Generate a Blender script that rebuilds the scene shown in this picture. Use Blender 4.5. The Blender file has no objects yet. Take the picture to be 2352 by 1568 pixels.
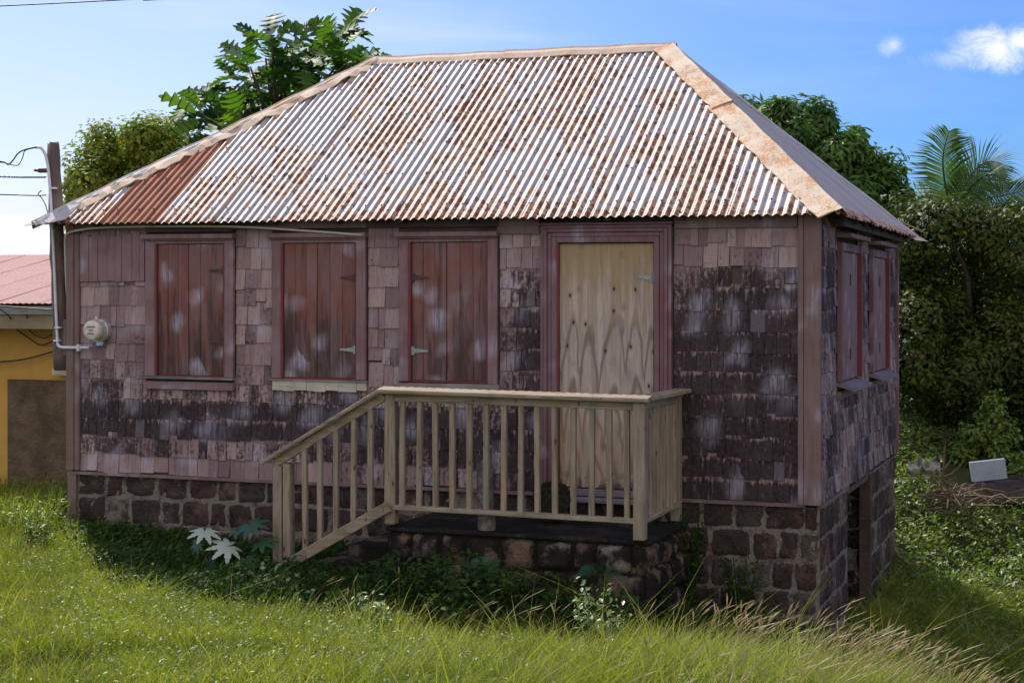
import bpy, bmesh, math, random
import numpy as np
from mathutils import Vector, Matrix
random.seed(7); RS = np.random.RandomState(11)
S = bpy.context.scene; C = S.collection
# ---------------------------------------------------------------- layout constants (metres)
K = .87
CX, CY, CZ = 10.5928*K, -15.5306*K, 2.0*K
YAW = .3419; FP = 3872.8; HZ = 653.0            # camera yaw, focal length and horizon row for a 2352 wide picture
SX, SY = -.0017, -.0094                          # the old house leans a little
W, D = 7.023, 4.983
ZT, ZR = 2.286, 4.074
E_, EL, ER = .182, .243, .198
R1, R2 = 2.029, 5.160
cc, ss = math.cos(YAW), math.sin(YAW)
def ray(u, v):
    a = (u-1176)/FP; b = (HZ-v)/FP
    return cc*a-ss, ss*a+cc, b
def at(u, v, t):
    d = ray(u, v); return Vector((CX+t*d[0], CY+t*d[1], CZ+t*d[2]))
def onY(u, v, y):
    d = ray(u, v); t = (y-CY)/d[1]; x = CX+t*d[0]
    return x, CZ+t*d[2]-(SX*(x-W/2)+SY*y)
def onX(u, v, x):
    d = ray(u, v); t = (x-CX)/d[0]; y = CY+t*d[1]
    return y, CZ+t*d[2]-(SX*(x-W/2)+SY*y)

# ---------------------------------------------------------------- node helpers
class G:
    def __init__(s, name, tree=None):
        if tree is None:
            s.m = bpy.data.materials.new(name); s.m.use_nodes = True; tree = s.m.node_tree
        s.t = tree; s.t.nodes.clear()
    def n(s, ty, **kw):
        x = s.t.nodes.new(ty)
        for k, v in kw.items(): setattr(x, k, v)
        return x
    def L(s, a, b):
        if isinstance(a, bpy.types.NodeSocket): s.t.links.new(a, b)
        else: b.default_value = (tuple(a)+(1,) if len(b.default_value) == 4 and len(a) == 3 else a) if hasattr(a, '__len__') else a
    def pos(s): return s.n('ShaderNodeNewGeometry').outputs['Position']
    def obj(s): return s.n('ShaderNodeTexCoord').outputs['Object']
    def uv(s): return s.n('ShaderNodeTexCoord').outputs['UV']
    def sc(s, v, k, off=None):
        x = s.n('ShaderNodeMapping'); s.L(v, x.inputs['Vector']); x.inputs['Scale'].default_value = k
        if off is not None:
            if isinstance(off, bpy.types.NodeSocket): s.L(off, x.inputs['Location'])
            else: x.inputs['Location'].default_value = off
        return x.outputs[0]
    def noise(s, v, scale=5, det=4, ro=.55, dist=0, col=False):
        x = s.n('ShaderNodeTexNoise'); s.L(v, x.inputs['Vector'])
        x.inputs['Scale'].default_value = scale; x.inputs['Detail'].default_value = det
        x.inputs['Roughness'].default_value = ro; x.inputs['Distortion'].default_value = dist
        return x.outputs['Color' if col else 'Fac']
    def vor(s, v, scale, out='Distance', feat='F1'):
        x = s.n('ShaderNodeTexVoronoi', feature=feat); s.L(v, x.inputs['Vector']); x.inputs['Scale'].default_value = scale
        return x.outputs[out]
    def ma(s, op, a, b=0, c=0, clamp=False):
        x = s.n('ShaderNodeMath', operation=op); x.use_clamp = clamp
        s.L(a, x.inputs[0]); s.L(b, x.inputs[1]); s.L(c, x.inputs[2]); return x.outputs[0]
    def st(s, a, lo, hi):
        x = s.n('ShaderNodeMapRange', interpolation_type='SMOOTHSTEP'); s.L(a, x.inputs[0])
        s.L(lo, x.inputs[1]); s.L(hi, x.inputs[2]); return x.outputs[0]
    def mix(s, f, a, b, mode='MIX'):
        x = s.n('ShaderNodeMix', data_type='RGBA', blend_type=mode)
        s.L(f, x.inputs[0]); s.L(a, x.inputs[6]); s.L(b, x.inputs[7]); return x.outputs[2]
    def attr(s, name, out='Fac'): return s.n('ShaderNodeAttribute', attribute_name=name).outputs[out]
    def xyz(s, v):
        x = s.n('ShaderNodeSeparateXYZ'); s.L(v, x.inputs[0]); return x.outputs
    def bump(s, h, d=.01, st=1.):
        x = s.n('ShaderNodeBump'); s.L(h, x.inputs['Height']); x.inputs['Distance'].default_value = d
        x.inputs['Strength'].default_value = st; return x.outputs[0]
    def out(s, col, rough=.8, bump=None, metal=0, spec=.4, trans=0, tcol=None, coat=0):
        b = s.n('ShaderNodeBsdfPrincipled'); s.L(col, b.inputs['Base Color']); s.L(rough, b.inputs['Roughness'])
        s.L(metal, b.inputs['Metallic']); b.inputs['Specular IOR Level'].default_value = spec
        if bump is not None: s.L(bump, b.inputs['Normal'])
        o = s.n('ShaderNodeOutputMaterial'); r = b.outputs[0]
        if trans:
            t = s.n('ShaderNodeBsdfTranslucent'); s.L(tcol if tcol is not None else col, t.inputs[0])
            mx = s.n('ShaderNodeMixShader'); mx.inputs[0].default_value = trans
            s.L(r, mx.inputs[1]); s.L(t.outputs[0], mx.inputs[2]); r = mx.outputs[0]
        s.L(r, o.inputs[0]); return s.m
def dapple_chalk(g, col, amt=.75, sz=3.2, up=.36):
    """soft pale patches: reflected dapples painted into the colour, mixed with chalky wear"""
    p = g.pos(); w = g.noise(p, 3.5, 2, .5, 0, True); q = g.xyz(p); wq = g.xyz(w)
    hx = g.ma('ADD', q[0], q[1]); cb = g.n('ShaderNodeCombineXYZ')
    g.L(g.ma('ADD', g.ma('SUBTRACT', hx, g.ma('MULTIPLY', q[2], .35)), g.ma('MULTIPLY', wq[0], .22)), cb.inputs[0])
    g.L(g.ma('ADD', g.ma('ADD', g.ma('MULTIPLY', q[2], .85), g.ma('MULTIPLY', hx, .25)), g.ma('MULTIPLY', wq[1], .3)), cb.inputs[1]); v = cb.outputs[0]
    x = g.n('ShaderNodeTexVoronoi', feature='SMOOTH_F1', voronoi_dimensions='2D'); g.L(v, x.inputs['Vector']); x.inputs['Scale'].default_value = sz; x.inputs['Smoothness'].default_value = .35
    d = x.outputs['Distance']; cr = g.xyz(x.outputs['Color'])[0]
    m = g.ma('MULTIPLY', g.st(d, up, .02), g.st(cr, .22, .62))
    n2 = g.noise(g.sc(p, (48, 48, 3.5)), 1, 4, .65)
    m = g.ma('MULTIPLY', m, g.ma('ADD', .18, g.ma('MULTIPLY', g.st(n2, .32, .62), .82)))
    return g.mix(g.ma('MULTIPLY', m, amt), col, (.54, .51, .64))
MAT = {}
def m_simple(name, col, rough=.7, metal=0, var=.25, sc=8, spec=.4, stretch=(1, 1, 1), bumpd=.002):
    g = G(name); p = g.sc(g.pos(), stretch); n = g.noise(p, sc, 5, .6)
    c = g.mix(g.st(n, .3, .7), tuple(x*(1-var) for x in col), tuple(min(1, x*(1+var)) for x in col))
    MAT[name] = g.out(c, rough, g.bump(g.noise(p, sc*6, 3), bumpd), metal, spec); return MAT[name]
def m_shingle():
    g = G('shingle'); r = g.attr('rnd'); r2 = g.attr('rnd2'); dk = g.attr('dark'); p = g.pos()
    uv = g.xyz(g.uv()); v = uv[1]
    off = g.n('ShaderNodeCombineXYZ'); g.L(g.ma('MULTIPLY', r, 30), off.inputs[0]); g.L(g.ma('MULTIPLY', r2, 30), off.inputs[2])
    pv = g.n('ShaderNodeVectorMath', operation='ADD'); g.L(p, pv.inputs[0]); g.L(off.outputs[0], pv.inputs[1]); pp = pv.outputs[0]
    grain = g.noise(g.sc(pp, (70, 70, 4)), 1, 5, .65); fine = g.noise(g.sc(pp, (30, 30, 3.6)), 1, 5, .65)
    spk = g.noise(p, 26, 6, .7); big = g.noise(p, 2.2, 4, .6)
    c = g.mix(r, (.37, .245, .235), (.21, .145, .15)); c = g.mix(g.st(r2, .45, 1), c, (.48, .345, .33))
    c = g.mix(g.ma('MULTIPLY', g.st(grain, .45, .7), .45), c, (.12, .07, .07))
    c = g.mix(g.ma('MULTIPLY', g.st(fine, .5, .75), .4), c, (.47, .34, .32))
    # black mould: below the sheltered head of each shingle, where the wall is damp
    a = g.ma('ADD', g.ma('MULTIPLY', dk, 1.15), g.ma('MULTIPLY', g.ma('SUBTRACT', fine, .5), 2.0))
    a = g.ma('ADD', a, g.ma('MULTIPLY', g.ma('SUBTRACT', spk, .5), 1.9)); a = g.ma('ADD', a, g.ma('MULTIPLY', g.ma('SUBTRACT', r, .5), .35))
    a = g.ma('ADD', a, g.ma('MULTIPLY', g.ma('SUBTRACT', big, .5), .9))
    head = g.st(g.ma('ADD', v, g.ma('ADD', g.ma('MULTIPLY', g.ma('SUBTRACT', spk, .5), .6), g.ma('MULTIPLY', g.ma('SUBTRACT', fine, .5), 1.3))), 1.10, .84)
    m = g.ma('MULTIPLY', g.st(a, .28, .80), head)
    c = g.mix(g.ma('MULTIPLY', m, .91), c, g.mix(g.st(spk, .35, .65), (.008, .006, .008), (.046, .029, .034)))
    c = g.mix(g.ma('MULTIPLY', g.ma('MULTIPLY', g.st(fine, .56, .70), g.st(big, .42, .6)), .5), c, (.40, .36, .47)); c = dapple_chalk(g, c, .50, 2.8, .42)
    c2 = g.mix(g.ma('MULTIPLY', g.st(r2, .945, .96), .22), c, (.40, .36, .43))
    h = g.ma('ADD', grain, g.ma('MULTIPLY', spk, .6))
    MAT['shingle'] = g.out(c2, .85, g.bump(h, .004), 0, .25)
def m_trim(name, a, b, dark=.35, ch=.55, stretch=(60, 60, 3)):
    g = G(name); p = g.pos(); gr = g.noise(g.sc(p, stretch), 1, 5, .65); bl = g.noise(p, 3, 4, .6)
    c = g.mix(g.st(bl, .35, .65), a, b)
    c = g.mix(g.ma('MULTIPLY', g.st(gr, .52, .75), dark), c, (.05, .03, .03))
    c = g.mix(g.ma('MULTIPLY', g.st(gr, .46, .25), .25), c, (.42, .30, .28))
    if ch: c = dapple_chalk(g, c, ch)
    MAT[name] = g.out(c, .7, g.bump(gr, .003), 0, .3)
def m_shutter():
    g = G('shutter'); p = g.pos(); r = g.attr('rnd'); z = g.xyz(p)[2]
    off = g.n('ShaderNodeCombineXYZ'); g.L(g.ma('MULTIPLY', r, 40), off.inputs[0])
    pv = g.n('ShaderNodeVectorMath', operation='ADD'); g.L(p, pv.inputs[0]); g.L(off.outputs[0], pv.inputs[1]); pp = pv.outputs[0]
    gr = g.noise(g.sc(pp, (90, 90, 3)), 1, 6, .7); st = g.noise(g.sc(pp, (16, 16, 1.3)), 1, 4, .6)
    c = g.mix(r, (.19, .075, .065), (.25, .13, .115)); c = g.mix(g.st(g.noise(p, 2.3, 3), .42, .68), c, (.22, .07, .045))
    low = g.st(z, 1.9, 1.0)
    m = g.st(g.ma('ADD', st, g.ma('MULTIPLY', low, .22)), .52, .74)
    c = g.mix(g.ma('MULTIPLY', m, .8), c, (.045, .028, .024))
    c = g.mix(g.ma('MULTIPLY', g.st(gr, .55, .75), .5), c, (.30, .19, .15))
    vl = g.noise(g.sc(pp, (7, 7, 2)), 1, 5, .65); c = g.mix(g.ma('MULTIPLY', g.st(vl, .42, .65), .38), c, (.27, .19, .19))
    c = dapple_chalk(g, c, .72, 3.3, .40)
    MAT['shutter'] = g.out(c, .6, g.bump(gr, .002), 0, .35)
def m_ply():
    g = G('plywood'); p = g.pos(); x, y, z = g.xyz(p)[:3]
    w1 = g.noise(g.sc(p, (3.2, .1, 1.1)), 1, 3, .5); st = g.noise(g.sc(p, (17, .1, 1.0)), 1, 4, .6); fine = g.noise(g.sc(p, (130, .1, 6)), 1, 4, .7); st2 = g.noise(g.sc(p, (42, .1, 1.6)), 1, 3, .6)
    fr = g.ma('FRACT', g.ma('ADD', g.ma('MULTIPLY', x, 5.6), g.ma('MULTIPLY', w1, 1.6))); a = g.ma('ABSOLUTE', g.ma('SUBTRACT', fr, .5)); a2 = g.ma('MULTIPLY', g.ma('MULTIPLY', a, a), 1.9)
    F_ = g.ma('ADD', g.ma('ADD', z, a2), g.ma('MULTIPLY', w1, .9)); band = g.ma('SINE', g.ma('MULTIPLY', F_, 11))
    c = g.mix(g.st(st, .35, .65), (.57, .475, .40), (.42, .34, .28)); c = g.mix(g.ma('MULTIPLY', g.st(band, .35, 1), g.ma('MULTIPLY', g.st(z, 1.6, 1.3), .85)), c, (.22, .165, .13))
    top = g.ma('MULTIPLY', g.st(g.ma('ADD', z, g.ma('MULTIPLY', st, .9)), 1.95, 2.45), .85); c = g.mix(top, c, (.40, .275, .13)); c = g.mix(g.ma('MULTIPLY', g.st(z, .95, .3), .4), c, (.55, .35, .20))
    c = g.mix(g.ma('MULTIPLY', g.st(st2, .5, .72), .55), c, (.26, .185, .13)); c = g.mix(g.ma('MULTIPLY', g.st(fine, .5, .75), .35), c, (.22, .15, .10))
    w = g.noise(g.sc(p, (5, .1, 2.4)), 1, 5, .65); c = g.mix(g.ma('MULTIPLY', g.st(w, .50, .70), .55), c, (.27, .22, .20))
    kx = g.n('ShaderNodeTexVoronoi', feature='F1', voronoi_dimensions='2D'); q = g.n('ShaderNodeCombineXYZ'); g.L(g.ma('MULTIPLY', x, 5.6), q.inputs[0]); g.L(g.ma('MULTIPLY', z, 3.1), q.inputs[1]); g.L(q.outputs[0], kx.inputs['Vector']); kx.inputs['Scale'].default_value = 1; kx.inputs['Randomness'].default_value = .8
    kd = kx.outputs['Distance']; c = g.mix(g.ma('MULTIPLY', g.st(kd, .16, .05), .45), c, (.20, .13, .08)); c = g.mix(g.ma('MULTIPLY', g.ma('MULTIPLY', g.st(kd, .062, .035), g.st(g.xyz(kx.outputs['Color'])[0], .35, .45)), .95), c, (.025, .016, .012))
    low = g.ma('MULTIPLY', g.st(z, .24, .03), g.st(g.noise(p, 14, 4), .4, .6)); c = g.mix(g.ma('MULTIPLY', low, .85), c, (.05, .05, .025))
    MAT['plywood'] = g.out(c, .75, g.bump(band, .0015), 0, .3)
def m_pine():
    g = G('treated_pine'); p = g.pos(); oi = g.n('ShaderNodeObjectInfo').outputs['Random']; a = g.attr('axis')
    # grain runs with the member: attribute axis 0 = upright, 1 = lying along x, 2 = lying along y
    pz = g.sc(p, (45, 45, 2.2)); px = g.sc(p, (2.2, 45, 45)); py = g.sc(p, (45, 2.2, 45))
    v = g.mix(g.st(a, .4, .6), pz, px); v = g.mix(g.st(a, 1.4, 1.6), v, py)
    off = g.n('ShaderNodeCombineXYZ'); g.L(g.ma('MULTIPLY', oi, 50), off.inputs[0]); g.L(g.ma('MULTIPLY', oi, 31), off.inputs[1]); g.L(g.ma('MULTIPLY', oi, 77), off.inputs[2])
    pv = g.n('ShaderNodeVectorMath', operation='ADD'); g.L(v, pv.inputs[0]); g.L(off.outputs[0], pv.inputs[1]); v = pv.outputs[0]
    gr = g.noise(v, 1, 5, .65, .6); bd = g.ma('SINE', g.ma('MULTIPLY', g.noise(v, .25, 2, .5), 45))
    c = g.mix(oi, (.375, .30, .22), (.31, .27, .215)); c = g.mix(g.ma('MULTIPLY', g.st(bd, .2, 1), .5), c, (.27, .165, .075))
    sn_ = g.noise(g.sc(p, (7, 7, 3)), 1, 5, .65); c = g.mix(g.ma('MULTIPLY', g.st(sn_, .46, .66), .5), c, (.19, .16, .125)); c = g.mix(g.ma('MULTIPLY', g.st(sn_, .42, .28), .3), c, (.47, .42, .33))
    c = g.mix(g.ma('MULTIPLY', g.st(gr, .48, .68), .75), c, (.13, .10, .07)); c = g.mix(g.ma('MULTIPLY', g.st(gr, .45, .25), .4), c, (.50, .46, .38))
    gre = g.noise(p, 5, 3); c = g.mix(g.ma('MULTIPLY', g.st(gre, .5, .72), .3), c, (.26, .23, .13))
    k = g.vor(g.sc(p, (13, 13, 5)), 1); c = g.mix(g.ma('MULTIPLY', g.st(k, .17, .07), .85), c, (.06, .03, .015))
    MAT['treated_pine'] = g.out(c, .7, g.bump(gr, .0025), 0, .3)
def m_roof(name, kind):
    g = G(name); uv = g.uv(); u, v = g.xyz(uv)[:2]; r = g.attr('rnd')
    cx = g.n('ShaderNodeCombineXYZ'); g.L(u, cx.inputs[0]); g.L(v, cx.inputs[1]); p = cx.outputs[0]
    ph = g.ma('COSINE', g.ma('MULTIPLY', u, 2*math.pi/.0762))
    n1 = g.noise(g.sc(p, (9, 3.6, 1)), 1, 5, .62); n2 = g.noise(g.sc(p, (34, 22, 1)), 1, 4, .6); reg = g.noise(g.sc(p, (1.15, .55, 1), (3.1, 1.7, 0)), 1, 2, .5)
    sp = g.noise(g.sc(p, (150, 60, 1)), 1, 3, .6)
    galv = g.mix(g.st(n1, .3, .7), (.33, .325, .36), (.46, .44, .45)); galv = g.mix(g.ma('MULTIPLY', g.st(sp, .45, .7), .3), galv, (.40, .37, .39))
    stain = g.noise(g.sc(p, (22, 1.1, 1)), 1, 4, .6); warp = g.noise(g.sc(p, (30, 30, 1)), 1, 2, .5, 0, True)
    pw = g.mix(.03, p, warp)
    def spots(su, sv, dens, lo, hi):
        x = g.n('ShaderNodeTexVoronoi', feature='F1', voronoi_dimensions='2D'); g.L(g.sc(pw, (su, sv, 1)), x.inputs['Vector']); x.inputs['Scale'].default_value = 1
        on = g.st(g.ma('SUBTRACT', dens, g.xyz(x.outputs['Color'])[0]), -.03, .05); return g.ma('MULTIPLY', on, g.st(x.outputs['Distance'], hi, lo)), on
    reg = g.noise(g.sc(p, (1.9, 1.0, 1), (3.1, 1.7, 0)), 1, 4, .6)
    dens = g.ma('ADD', g.ma('MULTIPLY', g.st(reg, .40, .66), .85), g.ma('MULTIPLY', g.ma('SUBTRACT', r, .35), .42)); dens = g.ma('ADD', dens, g.ma('MULTIPLY', g.st(v, .16, .0), .55))
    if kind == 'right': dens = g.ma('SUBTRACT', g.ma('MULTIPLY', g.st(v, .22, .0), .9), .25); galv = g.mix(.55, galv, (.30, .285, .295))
    s1, o1 = spots(15, 10.5, dens, .32, .58); s2, o2 = spots(44, 30, g.ma('MULTIPLY', dens, .8), .3, .5); h1, _ = spots(18, 7, g.ma('ADD', dens, .10), .25, .75)
    flake = g.st(g.noise(g.sc(p, (75, 60, 1)), 1, 3, .6), .60, .52)
    peach = g.ma('MULTIPLY', g.st(g.ma('ADD', stain, g.ma('MULTIPLY', dens, .22)), .52, .72), .6)
    c = g.mix(peach, galv, (.62, .36, .19)); c = g.mix(g.ma('MULTIPLY', h1, .7), c, (.52, .23, .10))
    core = g.ma('MULTIPLY', g.ma('MAXIMUM', s1, s2), g.ma('ADD', .25, g.ma('MULTIPLY', flake, .75)))
    c = g.mix(core, c, g.mix(g.st(sp, .4, .6), (.055, .018, .011), (.25, .075, .024)))
    if kind == 'rusty':
        c = g.mix(g.st(n1, .35, .7), (.30, .085, .035), (.15, .038, .020)); c = g.mix(g.ma('MULTIPLY', g.st(sp, .4, .7), .5), c, (.42, .16, .08))
        c = g.mix(g.ma('MULTIPLY', g.st(stain, .55, .75), .45), c, (.55, .30, .20))
    MAT[name] = g.out(c, .5 if kind != 'rusty' else .75, g.bump(sp, .0012), .0, .45)
def m_cap(name, a, b, lo, hi, dark=(.22, .08, .035)):
    g = G(name); p = g.pos(); n = g.noise(p, 5, 4, .6); s = g.noise(p, 55, 5, .65); s2 = g.noise(p, 16, 4, .6)
    c = g.mix(g.st(g.ma('ADD', g.ma('MULTIPLY', n, .5), g.ma('MULTIPLY', s, .55)), lo, hi), a, b)
    c = g.mix(g.ma('MULTIPLY', g.st(s2, .58, .72), .5), c, dark); c = g.mix(g.ma('MULTIPLY', g.st(s, .62, .7), .6), c, dark)
    MAT[name] = g.out(c, .7, g.bump(s, .003), 0, .3)
def m_stone(name, A, B, cdark, dk=0.5, moss=0.):
    g = G(name); p = g.pos(); r = g.attr('rnd'); r2 = g.attr('rnd2'); n = g.noise(p, 9, 6, .7); f = g.noise(p, 60, 5, .7)
    c = g.mix(r, A, B); c = g.mix(g.ma('MULTIPLY', g.st(r2, .8, .9), .65), c, (.42, .38, .32)); c = g.mix(g.ma('MULTIPLY', g.st(n, .45, .68), dk), c, cdark)
    c = g.mix(g.ma('MULTIPLY', g.st(f, .50, .70), .45), c, (.36, .30, .25)); c = g.mix(g.ma('MULTIPLY', g.st(g.noise(p, 28, 4, .7), .52, .66), .55), c, cdark)
    pt = g.noise(p, 3.2, 5, .65); c = g.mix(g.ma('MULTIPLY', g.st(pt, .55, .66), .4), c, (.36, .22, .17))
    if moss: c = g.mix(g.ma('MULTIPLY', g.st(g.noise(p, 2.6, 5, .65), .40, .52), moss), c, (.016, .016, .013))
    MAT[name] = g.out(c, .9, g.bump(g.ma('ADD', n, f), .03), 0, .2)
def m_leaf(name, a, b, c3, rough=.45, tr=.3, spec=.5, yel=None, ysh=.08):
    g = G(name); r = g.attr('rnd'); r2 = g.attr('rnd2'); c = g.mix(r, a, b); c = g.mix(g.st(r2, .6, 1), c, c3)
    if yel: c = g.mix(g.st(r2, ysh, ysh*.7), c, yel)
    c = g.mix(g.ma('MULTIPLY', g.st(g.noise(g.pos(), 1.3, 4, .6), .42, .62), .55), c, a)
    t = g.mix(1, c, (1.3, 1.5, .5), 'MULTIPLY')
    MAT[name] = g.out(c, rough, None, 0, spec, tr, t)
def m_ground():
    g = G('soil'); p = g.pos(); n = g.noise(p, 3, 6, .65); f = g.noise(p, 40, 4, .7)
    c = g.mix(g.st(n, .35, .65), (.055, .050, .022), (.060, .085, .020)); c = g.mix(g.ma('MULTIPLY', g.st(f, .5, .7), .5), c, (.10, .08, .045))
    MAT['soil'] = g.out(c, .95, g.bump(f, .02), 0, .1)
m_shingle(); m_shutter(); m_ply(); m_pine(); m_ground()
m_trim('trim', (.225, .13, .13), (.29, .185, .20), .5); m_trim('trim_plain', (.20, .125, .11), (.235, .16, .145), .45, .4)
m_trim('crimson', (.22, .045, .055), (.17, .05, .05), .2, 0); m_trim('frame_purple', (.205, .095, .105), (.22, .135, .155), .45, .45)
m_trim('old_board', (.30, .27, .25), (.20, .165, .15), .6, .2, (3, 60, 60)); m_trim('grey_sill', (.27, .24, .27), (.20, .17, .20), .5, 0, (50, 3, 50))
m_trim('cream_board', (.62, .58, .47), (.50, .45, .36), .5, 0, (3, 50, 50)); m_trim('dark_wood', (.06, .043, .036), (.10, .07, .06), .4, 0, (3, 50, 50))
m_trim('pole_wood', (.13, .095, .085), (.24, .17, .14), .75, 0, (40, 40, 1.6)); m_trim('beam_wood', (.36, .30, .19), (.27, .21, .13), .5, 0, (2, 40, 40))
m_trim('fascia_green', (.36, .37, .33), (.25, .25, .22), .5, 0, (3, 40, 40))
m_roof('galvanised', 'main'); m_roof('galvanised_grey', 'right'); m_roof('rusty_sheet', 'rusty')
m_cap('cap_rust', (.72, .60, .46), (.58, .27, .10), .49, .62); m_cap('cap_tan', (.60, .48, .38), (.55, .34, .20), .48, .66, (.40, .22, .12)); m_cap('cap_grey', (.52, .50, .52), (.42, .36, .33), .5, .7, (.35, .24, .17))
m_stone('stone', (.18, .10, .082), (.12, .10, .085), (.03, .022, .02), .65, .5); m_stone('mortar', (.20, .145, .115), (.20, .145, .115), (.07, .055, .045), .8)
m_stone('porch_stone', (.20, .155, .125), (.26, .15, .105), (.05, .04, .035), .5, .95); m_stone('porch_mortar', (.045, .040, .034), (.045, .04, .034), (.012, .012, .01), .8, .9)
m_stone('dark_rubble', (.06, .05, .042), (.05, .045, .04), (.010, .009, .008), .8)
m_leaf('grass', (.15, .185, .026), (.46, .44, .085), (.16, .23, .032), .55, .4, .2, (.50, .43, .18), .12)
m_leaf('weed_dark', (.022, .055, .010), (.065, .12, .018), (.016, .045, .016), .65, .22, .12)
m_leaf('weed_light', (.13, .21, .03), (.23, .31, .055), (.06, .13, .03), .48, .3, .4, (.30, .28, .08))
m_leaf('seed_grass', (.30, .33, .10), (.46, .43, .21), (.17, .25, .05), .5, .38, .3); m_leaf('seed_head', (.50, .40, .22), (.62, .52, .33), (.42, .28, .17), .6, .3, .3)
m_leaf('leaf_olive', (.17, .24, .03), (.44, .45, .07), (.12, .22, .03), .55, .42, .25, (.30, .17, .05))
m_leaf('leaf_mango', (.09, .17, .03), (.13, .22, .045), (.05, .12, .03), .5, .36, .3); m_leaf('leaf_bush', (.030, .058, .011), (.15, .19, .03), (.030, .070, .016), .5, .32, .3, (.22, .18, .03))
m_leaf('leaf_breadfruit', (.05, .13, .022), (.17, .29, .03), (.02, .07, .035), .5, .42, .22); m_leaf('leaf_palm', (.07, .13, .035), (.11, .17, .05), (.05, .12, .06), .5, .3, .3)
m_leaf('leaf_castor_glare', (.45, .52, .42), (.52, .58, .48), (.40, .50, .40), .35, .2, .6); m_leaf('leaf_castor', (.035, .10, .05), (.05, .13, .04), (.03, .09, .06), .4, .25, .5)  # pale castor copy: sun glare put into the leaf colour
m_leaf('leaf_pale', (.30, .38, .20), (.22, .32, .13), (.16, .27, .10), .35, .25, .6); m_leaf('bark_twig', (.17, .12, .08), (.25, .18, .12), (.12, .085, .06), .8, 0, .2)
m_simple('bark', (.13, .105, .085), .9, 0, .4, 6, .2, (6, 6, 1), .02); m_simple('pvc', (.74, .76, .80), .4, 0, .08); m_simple('grey_conduit', (.50, .47, .40), .5, 0, .1)
m_simple('cable', (.045, .045, .055), .5); m_simple('blue_wire', (.03, .13, .35), .4); m_simple('steel', (.62, .64, .62), .4, .6, .2, 30); m_simple('zinc_hinge', (.36, .40, .37), .5, .2, .15, 40)
m_simple('rust_iron', (.10, .06, .05), .8); m_simple('meter_face', (.66, .62, .52), .35, 0, .2, 25); m_simple('meter_mark', (.22, .17, .13), .5, 0, .3, 60); m_simple('black', (.012, .012, .012), .6)
m_simple('pink_paint', (.42, .215, .20), .75, 0, .14, 3, .4, (1, 6, 1)); m_simple('yellow_wall', (.66, .38, .09), .85, 0, .1, 2.5, .2); m_simple('brown_render', (.16, .115, .075), .95, 0, .3, 5, .1, (1, 1, 1), .02)
m_simple('white_board', (.34, .39, .48), .6, 0, .12, 4); m_simple('tarp', (.42, .42, .40), .5, 0, .5, 5); m_simple('red_shed', (.10, .026, .02), .8, 0, .3); m_simple('dirt', (.07, .055, .05), .95, 0, .4, 5, .1)
m_simple('pipe_clay', (.20, .18, .15), .9, 0, .45, 22, .2, (1, 1, 1), .01); m_simple('moss_log', (.05, .045, .03), .95, 0, .5, 25, .1, (1, 1, 1), .02); m_simple('cream_box', (.60, .55, .42), .6)

# ---------------------------------------------------------------- object helpers
def link(name, data, parent=None):
    o = bpy.data.objects.new(name, data); C.objects.link(o)
    if parent: o.parent = parent
    return o
def tag(o, label=None, cat=None, group=None, kind=None):
    if label: o['label'] = label
    if cat: o['category'] = cat
    if group: o['group'] = group
    if kind: o['kind'] = kind
    return o
def root(name, label, cat, loc=(0, 0, 0), group=None):
    o = link(name, None); o.location = loc; return tag(o, label, cat, group)
def sag(v):
    v = np.asarray(v, float).copy(); v[:, 2] += SX*(v[:, 0]-W/2)+SY*v[:, 1]; return v
def mesh(name, verts, faces, mats, parent=None, sagging=True, smooth=False, fattr=None, uv=None, midx=None):
    verts = np.asarray(verts, float)
    if sagging: verts = sag(verts)
    par = Vector((0, 0, 0))
    if parent:
        q = parent
        while q: par += q.location; q = q.parent
    verts = verts-np.array(par)
    me = bpy.data.meshes.new(name)
    if isinstance(faces, np.ndarray):
        nf, k = faces.shape
        me.vertices.add(len(verts)); me.vertices.foreach_set('co', verts.astype(np.float32).ravel())
        me.loops.add(nf*k); me.loops.foreach_set('vertex_index', faces.astype(np.int32).ravel())
        me.polygons.add(nf); me.polygons.foreach_set('loop_start', np.arange(0, nf*k, k, dtype=np.int32))
        me.polygons.foreach_set('loop_total', np.full(nf, k, dtype=np.int32)); me.update(calc_edges=True)
    else:
        me.from_pydata([tuple(v) for v in verts], [], faces)
    if not isinstance(mats, (list, tuple)): mats = [mats]
    for m in mats: me.materials.append(MAT[m])
    n = len(me.polygons)
    if midx is not None: me.polygons.foreach_set('material_index', np.asarray(midx, np.int32))
    if smooth: me.polygons.foreach_set('use_smooth', np.ones(n, bool))
    for k, a in (fattr or {}).items():
        at_ = me.attributes.new(k, 'FLOAT', 'FACE'); at_.data.foreach_set('value', np.asarray(a, np.float32))
    if uv is not None:
        l = me.uv_layers.new(name='UVMap'); l.data.foreach_set('uv', np.asarray(uv, np.float32).ravel())
    me.update()
    return link(name, me, parent)
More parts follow.
